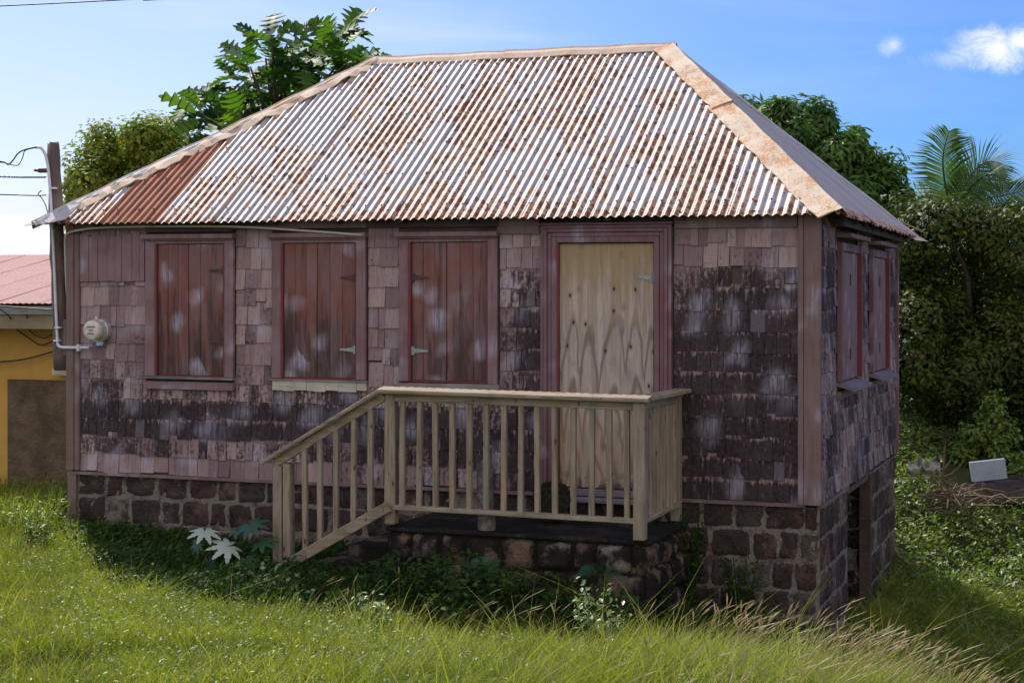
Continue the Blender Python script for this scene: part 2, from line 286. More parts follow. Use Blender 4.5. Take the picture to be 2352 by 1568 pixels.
class MB:
    """collects shapes for ONE mesh"""
    def __init__(s): s.v = []; s.f = []; s.r = []; s.r2 = []; s.mi = []
    def add(s, vs, fs, mi=0, r=None):
        b = len(s.v); s.v += [tuple(q) for q in vs]; r = random.random() if r is None else r; r2 = random.random()
        for f in fs: s.f.append([b+i for i in f]); s.r.append(r); s.r2.append(r2); s.mi.append(mi)
    def box(s, x0, x1, y0, y1, z0, z1, mi=0, j=0, bev=0, r=None):
        J = lambda: random.uniform(-j, j)
        if bev:
            b = min(bev, (x1-x0)*.45, (y1-y0)*.45, (z1-z0)*.45); vs = []; 
            for (x, sxn) in ((x0, 1), (x1, -1)):
                for (y, syn) in ((y0, 1), (y1, -1)):
                    for (z, szn) in ((z0, 1), (z1, -1)):
                        vs += [(x, y+syn*b, z+szn*b), (x+sxn*b, y, z+szn*b), (x+sxn*b, y+syn*b, z)]
            idx = lambda a, b_, c, k: ((a*2+b_)*2+c)*3+k
            fs = []
            for a in (0, 1): fs.append([idx(a, 0, 0, 0), idx(a, 1, 0, 0), idx(a, 1, 1, 0), idx(a, 0, 1, 0)][::(-1 if a == 0 else 1)])
            for a in (0, 1): fs.append([idx(0, a, 0, 1), idx(1, a, 0, 1), idx(1, a, 1, 1), idx(0, a, 1, 1)][::(1 if a == 0 else -1)])
            for a in (0, 1): fs.append([idx(0, 0, a, 2), idx(1, 0, a, 2), idx(1, 1, a, 2), idx(0, 1, a, 2)][::(-1 if a == 0 else 1)])
            for a in (0, 1):
                for b_ in (0, 1):
                    fs.append([idx(a, b_, 0, 0), idx(a, b_, 1, 0), idx(a, b_, 1, 1), idx(a, b_, 0, 1)])
                    fs.append([idx(a, 0, b_, 0), idx(a, 1, b_, 0), idx(a, 1, b_, 2), idx(a, 0, b_, 2)])
                    fs.append([idx(0, a, b_, 1), idx(1, a, b_, 1), idx(1, a, b_, 2), idx(0, a, b_, 2)])
                    for c in (0, 1): fs.append([idx(a, b_, c, 0), idx(a, b_, c, 1), idx(a, b_, c, 2)])
            s.add(vs, fs, mi, r); return s
        vs = [(x+J(), y+J(), z+J()) for x in (x0, x1) for y in (y0, y1) for z in (z0, z1)]
        s.add(vs, [[0, 1, 3, 2], [4, 6, 7, 5], [0, 4, 5, 1], [2, 3, 7, 6], [0, 2, 6, 4], [1, 5, 7, 3]], mi, r); return s
    def prism(s, pts, d, mi=0):
        """polygon (3D points) extruded along vector d"""
        n = len(pts); d = Vector(d); P = [Vector(p) for p in pts]
        s.add([tuple(p) for p in P]+[tuple(p+d) for p in P], [list(range(n))[::-1], list(range(n, 2*n))]+[[i, (i+1) % n, n+(i+1) % n, n+i] for i in range(n)], mi); return s
    def tube(s, pts, rad, k=8, mi=0, cap=True):
        P = [Vector(p) for p in pts]; n = len(P); rad = rad if hasattr(rad, '__len__') else [rad]*n; vs = []; up = Vector((.13, .21, .97))
        for i, p in enumerate(P):
            t = (P[min(i+1, n-1)]-P[max(i-1, 0)]).normalized(); a = t.cross(up if abs(t.dot(up)) < .95 else Vector((1, 0, 0))).normalized(); b = t.cross(a)
            for q in range(k): th = 2*math.pi*q/k; vs.append(tuple(p+(a*math.cos(th)+b*math.sin(th))*rad[i]))
        fs = [[i*k+q, i*k+(q+1) % k, (i+1)*k+(q+1) % k, (i+1)*k+q] for i in range(n-1) for q in range(k)]
        if cap: fs += [list(range(k))[::-1], [(n-1)*k+q for q in range(k)]]
        s.add(vs, fs, mi); return s
    def build(s, name, mats, parent=None, sagging=True, smooth=False, **extra):
        fa = {'rnd': s.r, 'rnd2': s.r2}; fa.update({k: [v]*len(s.f) for k, v in extra.items()})
        o = mesh(name, s.v, s.f, mats, parent, sagging, smooth, fa, midx=s.mi)
        bm = bmesh.new(); bm.from_mesh(o.data); bmesh.ops.recalc_face_normals(bm, faces=bm.faces); bm.to_mesh(o.data); bm.free(); return o
def spline(pts, n=8):
    P = [Vector(p) for p in pts]; P = [P[0]*2-P[1]]+P+[P[-1]*2-P[-2]]; out = []
    for i in range(1, len(P)-2):
        for k in range(n):
            t = k/n; a, b, c, d = P[i-1:i+3]
            out.append(.5*((2*b)+(c-a)*t+(2*a-5*b+4*c-d)*t*t+(3*b-a-3*c+d)*t**3))
    return out+[P[-2]]

# ---------------------------------------------------------------- terrain
def sm(t): t = np.clip(t, 0, 1); return t*t*(3-2*t)
def nz(x, y, s=1.): 
    return (np.sin(x*1.7*s+1.3)*np.cos(y*1.3*s-.7)+.5*np.sin(x*3.9*s-y*2.3*s+2)+.3*np.sin(y*7.1*s+x*5.3*s))/1.8
def ground(x, y):
    x = np.asarray(x, float); y = np.asarray(y, float)
    zh = np.interp(x, [-12, 0, 2, 3.5, 5.9, 7, 8, 9, 12, 30], [-.7, -.53, -.64, -.76, -1.0, -1.3, -1.6, -1.72, -1.78, -2.0])
    zn = np.interp(x, [-4, 2, 5, 7, 8.1, 8.9, 11], [-.22, -.2, -.22, -.36, -.45, -.82, -1.1])
    t = sm((y+7-1.9*sm((x-5.)/2))/(6-1.9*sm((x-5.)/2))); z = zn*(1-t)+zh*t
    tn = sm((-7-y)/5); z = z*(1-tn)+.1*tn
    z = z+1.0*sm((y-3.8)/5)*sm((x-3.5)/2)+.12*np.clip(nz(x, y, .9), -1, 1)*sm((y+8)/2)*sm((-2.2-y)/1)*.5
    return z+.035*nz(x, y, 1.1)+.02*nz(x+3, y, 3.)
xs = np.unique(np.concatenate([np.linspace(-400, -30, 14), np.linspace(-30, -6, 14), np.linspace(-6, 16, 132), np.linspace(16, 60, 16), np.linspace(60, 400, 10)]))
ys = np.unique(np.concatenate([np.linspace(-120, -16, 8), np.linspace(-16, 8, 140), np.linspace(8, 40, 24), np.linspace(40, 500, 12)]))
XX, YY = np.meshgrid(xs, ys); ZZ = ground(XX, YY); nx, ny = len(xs), len(ys)
ii = np.arange(nx*ny).reshape(ny, nx); gf = np.stack([ii[:-1, :-1].ravel(), ii[:-1, 1:].ravel(), ii[1:, 1:].ravel(), ii[1:, :-1].ravel()], 1)
tag(mesh('ground', np.stack([XX.ravel(), YY.ravel(), ZZ.ravel()], 1), gf, 'soil', None, False, True), kind='structure')

# ================================================================ THE HOUSE
house = root('shingled_house', 'old one storey wooden house with weathered purple brown shingles and rusty hipped metal roof', 'house', (W/2, D/2, -.6))
# windows and door on the front, outer x0,x1, inner x0,x1
WINS = [(.839, 1.752, .967, 1.650), (2.140, 3.057, 2.256, 2.955), (3.377, 4.285, 3.492, 4.186)]
WZ0, WZ1, WHI = .895, 2.19, 2.105
DOOR = (4.677, 5.810, 4.824, 5.655); DZ = 2.238
b = MB(); b.box(.012, W-.012, .012, D-.012, -.02, 2.36, r=.5); b.build('wall_boarding', 'dark_wood', house)
# ---- shingles
def darkF(x, z):
    d = 0.13+.12*math.sin(x*2.3+1)*math.sin(z*3.1)
    d += .95*math.exp(-((z-.50)/.26)**2)*(1-sm((x-2.9)/1.2)*.2)              # damp belt low on the left
    d -= .42*math.exp(-((z-.10)/.09)**2)*(1-float(sm((x-2.1)/.8)))
    d += .62*float(sm((x-4.28)/.25))*float(sm((2.02-z)/.35))                 # right bay turned black
    d += .25*float(sm((x-5.8)/.1))*float(sm((1.9-z)/.5))
    d += .25*float(sm((.8-z)/.5))*float(sm((x-2.6)/.5))
    return max(0, min(1, d))
def shingles(name, x0, x1, blocks, topz, mapf, df, z00=-.012, tall=None):
    V = []; F = []; r = []; r2 = []; dk = []; uv = []; ex = .1725; row = 0; z = z00
    while z < topz-.03:
        e = ex
        ztop = min(z+e, topz)
        zc = (z+ztop)/2
        # allowed spans
        cuts = [(a, b_) for (a, b_, c, d) in blocks if c < zc < d]; spans = []; cur = x0
        for a, b_ in sorted(cuts): 
            if a > cur: spans.append((cur, a))
            cur = max(cur, b_)
        if cur < x1: spans.append((cur, x1))
        for s0, s1 in spans:
            x = s0
            while x < s1-.004:
                w = random.choice([.07, .09, .11, .13, .15])*random.uniform(.85, 1.15)
                if s1-(x+w) < .05: w = s1-x
                xb = min(x+w, s1); zb = z+.012*math.sin(x*2.1+row*1.3)+.006*math.sin(x*9+row*4)+random.choice([random.uniform(-.004, .004), random.uniform(-.012, .010)]); zt_ = min(ztop+.035, topz+.002)
                gap = random.choice([.0008, .0015, .003]); t = random.uniform(.013, .022); sk = random.uniform(-.004, .004)
                lift = .0
                if tall and tall[0] < x < tall[1] and z > tall[2]:
                    zb = z
                if random.random() < .005: x = xb; continue
                if random.random() < .05: zb += random.uniform(.015, .05)
                bs = len(V); c4 = [(x+gap+sk, zb), (xb-gap+sk, zb+random.uniform(-.002, .002)), (xb-gap, zt_), (x+gap, zt_)]
                cup = random.uniform(-.004, .008)
                for k, (a, zz) in enumerate(c4): V.append(mapf(a, t+(cup if k == 1 else 0) if k < 2 else .0045, zz))
                for k, (a, zz) in enumerate(c4): V.append(mapf(a, -.002, zz))
                q = [[0, 1, 2, 3], [0, 4, 5, 1], [1, 5, 6, 2], [3, 7, 4, 0]]
                vt = (ztop-zb+.035)/(ztop-zb)
                for fi, f in enumerate(q):
                    F.append([bs+i for i in f])
                    uv += [[(0, 0), (1, 0), (1, vt), (0, vt)][i % 4] for i in f]
                rr, rq = random.random(), random.random(); d_ = df((x+xb)/2, zc)
                r += [rr]*4; r2 += [rq]*4; dk += [d_]*4; x = xb
        z += e; row += 1
    return mesh(name, V, F, 'shingle', house, True, False, {'rnd': r, 'rnd2': r2, 'dark': dk}, uv)
bl = [(a-.012, b_+.012, (.775 if i == 0 else .86), 2.21) for i, (a, b_, _, _) in enumerate(WINS)]+[(DOOR[0]-.01, DOOR[1]+.01, -.1, 2.5)]
shingles('shingle_wall', .125, 6.848, bl, 2.245, lambda a, t, z: (a, .010-t, z), darkF)
def darkS(y, z): return .50+.22*math.sin(y*3)*math.sin(z*5)+.18*float(sm((z-1.2)/.7))
SW = [(.82, 2.02, .80, 2.2), (2.80, 4.02, .80, 2.2)]
shingles('shingle_wall', .035, D-.05, SW, 2.30, lambda a, t, z: (W-.010+t, a, z), darkS)
shingles('shingle_wall', .05, D-.05, [], 2.30, lambda a, t, z: (.010-t, D-a, z), darkS)
# long patched boards at the top of the left bay
b = MB(); x = .13
while x < .82:
    w = random.uniform(.07, .12); xb = min(x+w, .826)
    b.box(x+.002, xb-.002, -.024-random.uniform(0, .006), -.010, 1.765+random.uniform(-.006, .004), 2.245+random.uniform(-.08, .0), 0, .001); x = xb
b.build('patch_boards', 'trim', house)
for q in ((.12, 4.66, -.030, .004, 2.235, 2.352), (5.83, 6.84, -.028, .004, 2.205, 2.340), (4.28, 4.66, -.027, .003, 2.17, 2.232)): b = MB(); b.box(*q, 0, .002); b.build('frieze_board', 'trim_plain', house)
for q in ((1.75, 2.15, -.034, -.004, 2.262, 2.36), (3.06, 4.3, -.036, -.005, 2.235, 2.37), (.84, 1.74, -.036, -.006, 2.215, 2.30)): b = MB(); b.box(*q, 0, .002); b.build('rotten_board', 'dark_wood', house)
# corner boards
b = MB(); b.box(-.012, .068, -.040, .02, .0, 2.34, bev=.004); b.box(.070, .122, -.030, .02, .0, 2.33, bev=.004); b.build('corner_board', 'trim_plain', house)
b = MB(); b.box(6.848, 6.892, -.046, .01, -.02, 2.35, bev=.005); b.box(6.894, 7.028, -.038, .03, -.02, 2.35, bev=.005); b.build('corner_board', 'trim_plain', house)
b = MB(); b.box(W-.02, W+.032, D-.06, D+.01, -.01, 2.34, bev=.004); b.build('corner_board', 'frame_purple', house)
for q in ((.0, 6.9, -.012, .02, -.040, -.012), (W-.03, W+.010, .03, 1.50, -.045, -.014)): b = MB(); b.box(*q, 0, .002); b.build('sill_beam', 'trim_plain', house)
# ---- front windows
def hinge(parent, x, z, dirn, y, L=.13, mat='zinc_hinge'):
    b = MB(); b.box(x-.016, x+.016, y-.006, y, z-.036, z+.036)
    b.prism([(x+dirn*.017, y-.005, z-.02), (x+dirn*(.017+L), y-.005, z-.007), (x+dirn*(.017+L), y-.005, z+.007), (x+dirn*.017, y-.005, z+.02)], (0, .004, 0))
    for k in range(4): b.tube([(x+dirn*(.03+.028*k), y-.009, z), (x+dirn*(.03+.028*k), y-.004, z)], .004, 6)
    b.tube([(x, y-.010, z-.036), (x, y-.010, z+.036)], .006, 6)
    return b.build('hinge', mat, parent)
for wi, (a, b_, ia, ib) in enumerate(WINS):
    b = MB(); z0 = WZ0+(.0 if wi == 0 else .005)
    b.box(a, ia-.022, -.040, .0, z0, 2.135, bev=.004); b.box(ib+.012, b_, -.040, .0, z0-(.0 if wi < 2 else .01), 2.135, bev=.004)
    b.box(ia-.022, ib+.012, -.036, .0, WHI, 2.135, bev=.003)
    wn = b.build('window', 'trim', house)
    b = MB(); b.box(a-.03, b_+.012, -.078, .0, 2.150, 2.192, bev=.004); b.box(a-.01, b_, -.055, .0, 2.136, 2.149); b.build('drip_ledge', 'trim', wn)
    b = MB(); b.box(ia-.021, ia-.001, -.046, -.004, z0, WHI-.002); b.box(ib+.001, ib+.0115, -.040, -.004, z0, WHI-.002); b.box(ia, ib, -.034, -.004, z0-.004, z0+.012); b.build('stop_bead', 'crimson', wn)
    mid = ia+(ib-ia)*.47
    for (l0, l1) in ((ia+.002, mid-.0025), (mid+.0025, ib-.002)):
        b = MB(); npk = 3; ww = (l1-l0)/npk
        for k in range(npk):
            dy = random.uniform(0, .003); b.box(l0+k*ww+.0012, l0+(k+1)*ww-.0012, -.022-dy, -.006, z0+.014, WHI-.006, bev=.0018)
        b.build('shutter', 'shutter', wn)
    if wi == 0: hs = [(ib, 1.86, -1, 'rust_iron'), (ib, 1.22, -1, 'rust_iron')]
    elif wi == 1: hs = [(ib, 1.80, -1, 'rust_iron'), (ib, 1.165, -1, 'zinc_hinge')]
    else: hs = [(ia+.012, 1.80, 1, 'rust_iron'), (ia+.012, 1.165, 1, 'zinc_hinge')]
    for (hx, hz, dr, hm) in hs:
        hh = hinge(wn, hx, hz, dr, -.0275, .13, hm)
    if wi == 0:
        b = MB(); b.box(a-.015, b_+.005, -.062, .0, z0-.022, z0-.001, 0, .002); b.build('sill', 'old_board', wn)
        b = MB(); b.box(a, b_-.01, -.020, .0, z0-.045, z0-.023, 0, .004); b.build('rotten_strip', 'black', wn)
        b = MB(); b.box(a-.012, b_-.004, -.036, .0, z0-.118, z0-.046, bev=.003); b.build('apron_board', 'trim', wn)
    elif wi == 1:
        b = MB(); x = a
        while x < b_-.01:
            w = random.uniform(.05, .16); b.box(x+.001, min(x+w, b_)-.001, -.020-random.uniform(0, .006), .0, z0-.105+random.uniform(-.008, .012), z0-.022, 0, .002); x += w
        b.build('sill', 'cream_board', wn)
        b = MB(); b.box(a-.02, b_+.01, -.034, .0, z0-.020, z0-.004, 0, .004); b.build('rotten_strip', 'old_board', wn)
    else:
        b = MB(); b.box(a-.02, b_+.02, -.042, .0, z0-.055, z0-.012, 0, .004); b.build('sill', 'old_board', wn)
# ---- door
a, b_, ia, ib = DOOR
b = MB()
for k, (o, y) in enumerate(((0, -.050), (.030, -.062), (.062, -.048), (.100, -.058))):
    o2 = (.028, .060, .098, ia-a)[k]
    b.box(a+o, a+o2, y, .0, -.02, DZ-o, bev=.004); b.box(b_-o2, b_-o, y, .0, -.02, DZ-o, bev=.004); b.box(a+o2, b_-o2, y, .0, DZ-o2, DZ-o, bev=.004)
dr = b.build('door', 'frame_purple', house)
b = MB(); b.box(ia+.001, ia+.016, -.054, -.004, -.02, DZ-.15); b.build('stop_bead', 'crimson', dr)
b = MB(); b.box(a-.012, b_+.012, -.070, .0, DZ+.001, DZ+.018, bev=.003); b.build('drip_ledge', 'frame_purple', dr)
b = MB(); b.box(ia+.017, ib-.003, -.022, -.004, .045, 2.082, bev=.002)
pl = b.build('plywood_panel', 'plywood', dr)
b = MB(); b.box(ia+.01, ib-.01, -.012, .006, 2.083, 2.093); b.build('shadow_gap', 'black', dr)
hinge(dr, ib-.014, 1.80, -1, -.0235, .09)
b = MB(); b.box(5.0, 5.56, -.20, -.005, -.06, -.028, bev=.003); b.box(4.80, 5.68, -.06, -.004, -.02, .035, bev=.003); b.build('doorstep', 'grey_sill', dr)
# ---- side windows (right wall)
for (y0, y1) in ((.85, 1.99), (2.83, 3.99)):
    x = W
    b = MB(); b.box(x, x+.045, y0, y0+.055, .93, 2.11, bev=.003); b.box(x, x+.060, y1-.10, y1, .93, 2.11, bev=.003); b.box(x, x+.045, y0+.055, y1-.10, 2.04, 2.11, bev=.003)
    wn = b.build('window', 'frame_purple', house)
    b = MB(); b.box(x+.002, x+.066, y1-.125, y1-.101, .935, 2.038); b.build('stop_bead', 'crimson', wn)
    b = MB(); n = 5; l0 = y0+.057; l1 = y1-.127
    for k in range(n): b.box(x+.004, x+.028+random.uniform(0, .003), l0+(l1-l0)*k/n+.0012, l0+(l1-l0)*(k+1)/n-.0012, .935, 2.036, bev=.002)
    b.build('shutter', 'trim', wn)
    b = MB(); b.box(x+.0, x+.125, y0-.01, y1+.05, 2.150, 2.187, bev=.003); b.build('drip_ledge', 'trim_plain', wn)
    b = MB(); b.prism([(x+.0, y0-.02, .925), (x+.145, y0-.02, .875), (x+.145, y0-.02, .850), (x, y0-.02, .895)], (0, y1-y0+.04, 0)); b.build('sill', 'grey_sill', wn)
    b = MB(); b.box(x, x+.03, y0-.02, y1+.02, .785, .845, 0, .002); b.build('apron_board', 'trim_plain', wn)
    for (py, pz) in ((y0+.55, 1.80), (y0+.55, 1.15)): b = MB(); b.box(x+.032, x+.038, py-.01, py+.01, pz-.05, pz+.05); b.build('latch', 'rust_iron', wn)
# ---- stone foundation
def stonewall(mapf, u0, u1, zt, zb, mb_v, rows=None, hmin=.2, hmax=.26, excl=None, proud=.012, joint=.017, wmin=.16, wmax=.36, rough=.009):
    """blocks of rough stone as displaced patches; mapf(u, out, z)"""
    V, F, r, r2 = mb_v; z = zt
    while z > zb+.03:
        h = random.uniform(hmin, hmax); z1 = max(z-h, zb); u = u0
        while u < u1-.02:
            w = random.uniform(wmin, wmax)
            if u1-(u+w) < wmin*.7: w = u1-u
            jl = joint*random.uniform(.4, 1.3); jb = joint*random.uniform(.35, 1.0)
            a, b_, c, d = u+jl*.5, u+w-jl*.5, z1+jb*.5, z-jb*.5
            if excl and a < excl[1] and b_ > excl[0]:
                if a < excl[0]-.07: b_ = excl[0]
                elif b_ > excl[1]+.07: a = excl[1]
                else: u += w; continue
            n, m = 8, 7; base = len(V); cj = [(random.uniform(-.014, .014), random.uniform(-.012, .012)) for _ in range(4)]
            if random.random() < .01: u += w; continue
            base = len(V); pr = proud*random.uniform(.6, 1.4); ph = random.uniform(0, 99)
            for jn in range(m+1):
                for i_ in range(n+1):
                    s_, t_ = i_/n, jn/m; ed = min(1, min(s_, 1-s_)*7.9)*min(1, min(t_, 1-t_)*6.9)
                    rr = 1-.03*max(0, abs(2*s_-1)*abs(2*t_-1)-.5)
                    uu = (a+b_)/2+(s_-.5)*(b_-a)*rr+.004*math.sin(t_*9+ph); zz = (c+d)/2+(t_-.5)*(d-c)*rr+.004*math.sin(s_*8+ph*2)
                    for q_, (wu, wz) in zip(((1-s_)*(1-t_), s_*(1-t_), (1-s_)*t_, s_*t_), cj): uu += q_*wu; zz += q_*wz
                    o = pr*math.sqrt(ed)+(rough*(math.sin(s_*7+ph)*math.sin(t_*6+ph*1.7)+random.uniform(-.5, .5)) if ed > 0 else -.004)
                    V.append(mapf(uu, o, zz))
            q, q2 = random.random(), random.random()
            for jn in range(m):
                for i_ in range(n):
                    k = base+jn*(n+1)+i_; F.append([k, k+1, k+n+2, k+n+1]); r.append(q); r2.append(q2)
            u += w
        z = z1
b = MB(); DY0, DY1 = 1.54, 2.98
b.box(.02, W-.5, .03, D-.03, -2.3, -.03, r=.5); b.box(W-.5, W-.014, .03, DY0, -2.3, -.046, r=.5); b.box(W-.5, W-.014, DY1, D-.03, -2.3, -.046, r=.5); b.box(W-.5, W-.014, DY0, DY1, -.10, -.046, r=.5)
fd = b.build('foundation', 'mortar', house)
bag = ([], [], [], [])
stonewall(lambda u, o, z: (u, .03-o, z), .06, W-.02, -.03, -1.9, bag)
stonewall(lambda u, o, z: (W-.014+o, u, z), .04, D-.04, -.05, -2.1, bag, excl=(DY0-.01, DY1+.01), hmin=.24, hmax=.30)
mesh('stone_blocks', bag[0], bag[1], 'stone', fd, True, True, {'rnd': bag[2], 'rnd2': bag[3]})
bag = ([], [], [], [])
stonewall(lambda u, o, z: (u, DY1-o, z), W-.5, W-.03, -.1, -2.1, bag, hmin=.14, hmax=.2, wmin=.1, wmax=.2, proud=.05, rough=.02)
mesh('doorway_rubble', bag[0], bag[1], 'dark_rubble', fd, True, False, {'rnd': bag[2], 'rnd2': bag[3]})
b = MB(); b.box(W-.10, W+.006, DY1-.09, DY1-.005, -2.2, -.055, bev=.003); b.build('door_post', 'dark_wood', fd)
b = MB(); b.box(-.018, .075, -.008, .10, -1.2, -.035, bev=.004); b.build('corner_pier', 'trim_plain', fd)
# ---- roof
PITCH, AMP = .0762, .0100
LF = math.hypot(D/2+E_, ZR-ZT)
def corrugated(mapf, tmaxf, u0, u1, L, cover=.585, lap=.06, seg=8, rows=14, amp=AMP, rag=0., seed=1):
    """sheets of corrugated metal; mapf(u,s,h): u across, s up the slope from the eave, h off the surface"""
    rn = np.random.RandomState(seed); V = []; F = []; UV = []; R = []; sheets = []; x = u0; k = 0
    while x < u1:
        xe = min(x+cover+lap, u1); n = max(2, int(round((xe-x)/PITCH*seg))); base = len(V); e0 = rn.uniform(-.010, .010); rr = rn.rand(); sk = rn.uniform(-.004, .004)
        ok = []
        for i in range(n+1):
            u = x+(xe-x)*i/n; tm = tmaxf(u); hcor = amp*math.cos(2*math.pi*u/PITCH)+.0045*(i/n)
            for j_ in range(rows+1):
                s_ = max(0, tm)*L*j_/rows; 
                if j_ == 0: s_ = (-.0+e0+sk*i/n+rag*rn.uniform(-1, 1)) if tm > .02 else 0
                hw = .0016*math.sin(s_*3.1+k*2.3)*math.sin(u*9+k)
                V.append(mapf(u, s_, hcor+hw+.012))
                UV.append((u, s_))
        fs = []
        for i in range(n):
            if tmaxf(x+(xe-x)*(i+.5)/n) <= .001: continue
            for j_ in range(rows):
                a = base+i*(rows+1)+j_; F.append([a, a+rows+1, a+rows+2, a+1]); R.append(rr); fs.append(len(F)-1)
        sheets.append((x, xe, fs)); x += cover; k += 1
    return V, F, UV, R, sheets
sn, cn = (ZR-ZT)/LF, (D/2+E_)/LF
mapF = lambda u, s, h: (u, -E_+s*cn-h*sn, ZT+s*sn+h*cn)
tF = lambda u: min(1, (u+EL)/(R1+EL), (W+ER-u)/(W+ER-R2))
V, F, UV, R, sh = corrugated(mapF, tF, -EL+.12-.066, W+ER-.02, LF)
rusty = set(); tinted = set()
for (x0, x1, fs) in sh:
    if abs(x0-.62) < .3 and x0 > .35: rusty |= set(fs)
for i in range(len(R)):
    pass
for k, (x0, x1, fs) in enumerate(sh):
    v = .22+.55*R[fs[0]]
    if 3.15 < x0 < 3.75: v = 1.1
    if 1.2 < x0 < 1.75: v = -.2
    for f in fs: R[f] = v
def sub(name, idx, mat, parent, smooth=True):
    used = sorted({v for i in idx for v in F[i]}); mp = {v: i for i, v in enumerate(used)}
    return mesh(name, [V[v] for v in used], [[mp[v] for v in F[i]] for i in idx], mat, parent, True, smooth, {'rnd': [R[i] for i in idx]}, [UV[v] for i in idx for v in F[i]])
roof = sub('roof', [i for i in range(len(F)) if i not in rusty], 'galvanised', house)
tag(sub('roof_sheet', sorted(rusty), 'rusty_sheet', roof), 'solid red rust corrugated sheet near the left end')
# nails along the purlins
b = MB()
for s_ in (.22, .78, 1.36, 1.94, 2.52, 2.98):
    k = 0; u = 0.0
    while u < W:
        if tF(u)*LF > s_+.15: 
            ss_ = s_+random.uniform(-.012, .012); p = [mapF(u, ss_, .021+.0045), mapF(u, ss_, .030+.0045)]; b.tube(p, [.0085, .004], 6)
        k += 1; u += PITCH*(2 if k % 2 else 3)
o = b.build('roofing_nails', 'rust_iron', roof); o['kind'] = 'stuff'
# right slope
LR = math.hypot(W+ER-R2, ZR-ZT); sr, cr = (ZR-ZT)/LR, (W+ER-R2)/LR
mapR = lambda u, s, h: (W+ER-s*cr+h*sr, u, ZT+s*sr+h*cr)
tR = lambda u: min(1, (u+E_)/(D/2+E_), (D+E_-u)/(D/2+E_))
V, F, UV, R, sh = corrugated(mapR, tR, -E_+.05, D+E_-.05, LR, rag=.018, seed=5)
sub('roof_sheet', range(len(F)), 'galvanised_grey', roof)
LL = math.hypot(R1+EL, ZR-ZT); sl, cl = (ZR-ZT)/LL, (R1+EL)/LL
mapL = lambda u, s, h: (-EL+s*cl-h*sl, u, ZT+s*sl+h*cl)
V, F, UV, R, sh = corrugated(mapL, tR, -E_+.05, D+E_-.05, LL, seed=6); F = [f[::-1] for f in F]
sub('roof_sheet', range(len(F)), 'galvanised', roof)
mapB = lambda u, s, h: (u, D+E_-s*cn+h*sn, ZT+s*sn+h*cn)
V, F, UV, R, sh = corrugated(mapB, tF, -EL+.05, W+ER-.02, LF, seed=8); F = [f[::-1] for f in F]
sub('roof_sheet', range(len(F)), 'galvanised', roof)
# caps
RA, RB = Vector((R1, D/2, ZR)), Vector((R2, D/2, ZR))
FL, FR_, BR_, BL_ = Vector((-EL, -E_, ZT)), Vector((W+ER, -E_, ZT)), Vector((W+ER, D+E_, ZT)), Vector((-EL, D+E_, ZT))
def cap(name, A, B, n1, n2, w1, w2, mat, lift=.026, n=30, wav=0., crease=0., seed=0):
    """folded flashing strip from A (low) to B; wings w1 down plane n1, w2 down plane n2"""
    rn = random.Random(seed); ax = (B-A).normalized(); n1, n2 = n1.normalized(), n2.normalized(); up = (n1+n2).normalized()
    d1 = n1.cross(ax); d1 = d1 if d1.z < 0 else -d1; d2 = n2.cross(ax); d2 = d2 if d2.z < 0 else -d2
    vs = []; fs = []
    for i in range(n+1):
        p = A.lerp(B, i/n)+up*(lift+.004*math.sin(i*.9+seed)); a = w1*(1+wav*rn.uniform(-1, 1)); c = w2*(1+wav*rn.uniform(-1, 1)); l1 = rn.uniform(-.003, .005)*(1+crease*5)
        vs += [p+d1*a+n1*(l1-.010), p+d1*a*.5+n1*(.004+l1*.5), p+d1*.02, p+up*.008, p+d2*.02, p+d2*c*.5+n2*.004, p+d2*c-n2*.010]
        vs += [p+d1*a+n1*(l1-.022), p+d2*c-n2*.022]
    for i in range(n):
        o = i*9
        for k in range(6): fs.append([o+k, o+k+1, o+10+k, o+9+k])
        fs.append([o+7, o, o+9, o+16]); fs.append([o+6, o+8, o+17, o+15])
    fs.append([3, 2, 1, 0, 7]); fs.append([3, 8, 6, 5, 4])
    return mesh(name, [tuple(v) for v in vs], fs, mat, roof, True, False)
nF, nB, nR, nL = Vector((0, -sn, cn)), Vector((0, sn, cn)), Vector((sr, 0, cr)), Vector((-sl, 0, cl))
mid = FR_.lerp(RB, .60)
cap('hip_cap', FR_+(RB-FR_).normalized()*.03, mid+(RB-mid)*.04, nF, nR, .215, .10, 'cap_rust', .040, 26, .05, 0, 1)
cap('hip_cap', mid, RB+(FR_-RB).normalized()*.02, nF, nR, .195, .10, 'cap_rust', .046, 22, .05, 0, 2)
cap('hip_cap', BR_, RB, nR, nB, .12, .10, 'cap_grey', .038, 26, .12, .3, 3)
m2 = FL.lerp(RA, .52)
cap('hip_cap', FL+(FL-RA).normalized()*.02, m2+(RA-m2)*.03, nF, nL, .085, .12, 'cap_grey', .044, 24, .08, .8, 4)
cap('hip_cap', m2, RA, nF, nL, .09, .12, 'cap_tan', .048, 24, .08, .4, 5)
cap('hip_cap', BL_, RA, nB, nL, .10, .10, 'cap_grey', .022, 20, .1, .3, 6)
cap('hip_strip', FL.lerp(RA, .10), FL.lerp(RA, .97), nF, nL, .165, .02, 'cap_tan', .040, 44, .16, .8, 9)
cap('ridge_cap', RA-Vector((.06, 0, 0)), RA.lerp(RB, .46), nF, nB, .15, .13, 'cap_tan', .040, 18, .03, 0, 7)
cap('ridge_cap', RA.lerp(RB, .455), RB+Vector((.06, 0, 0)), nF, nB, .155, .13, 'cap_tan', .045, 18, .03, 0, 8)
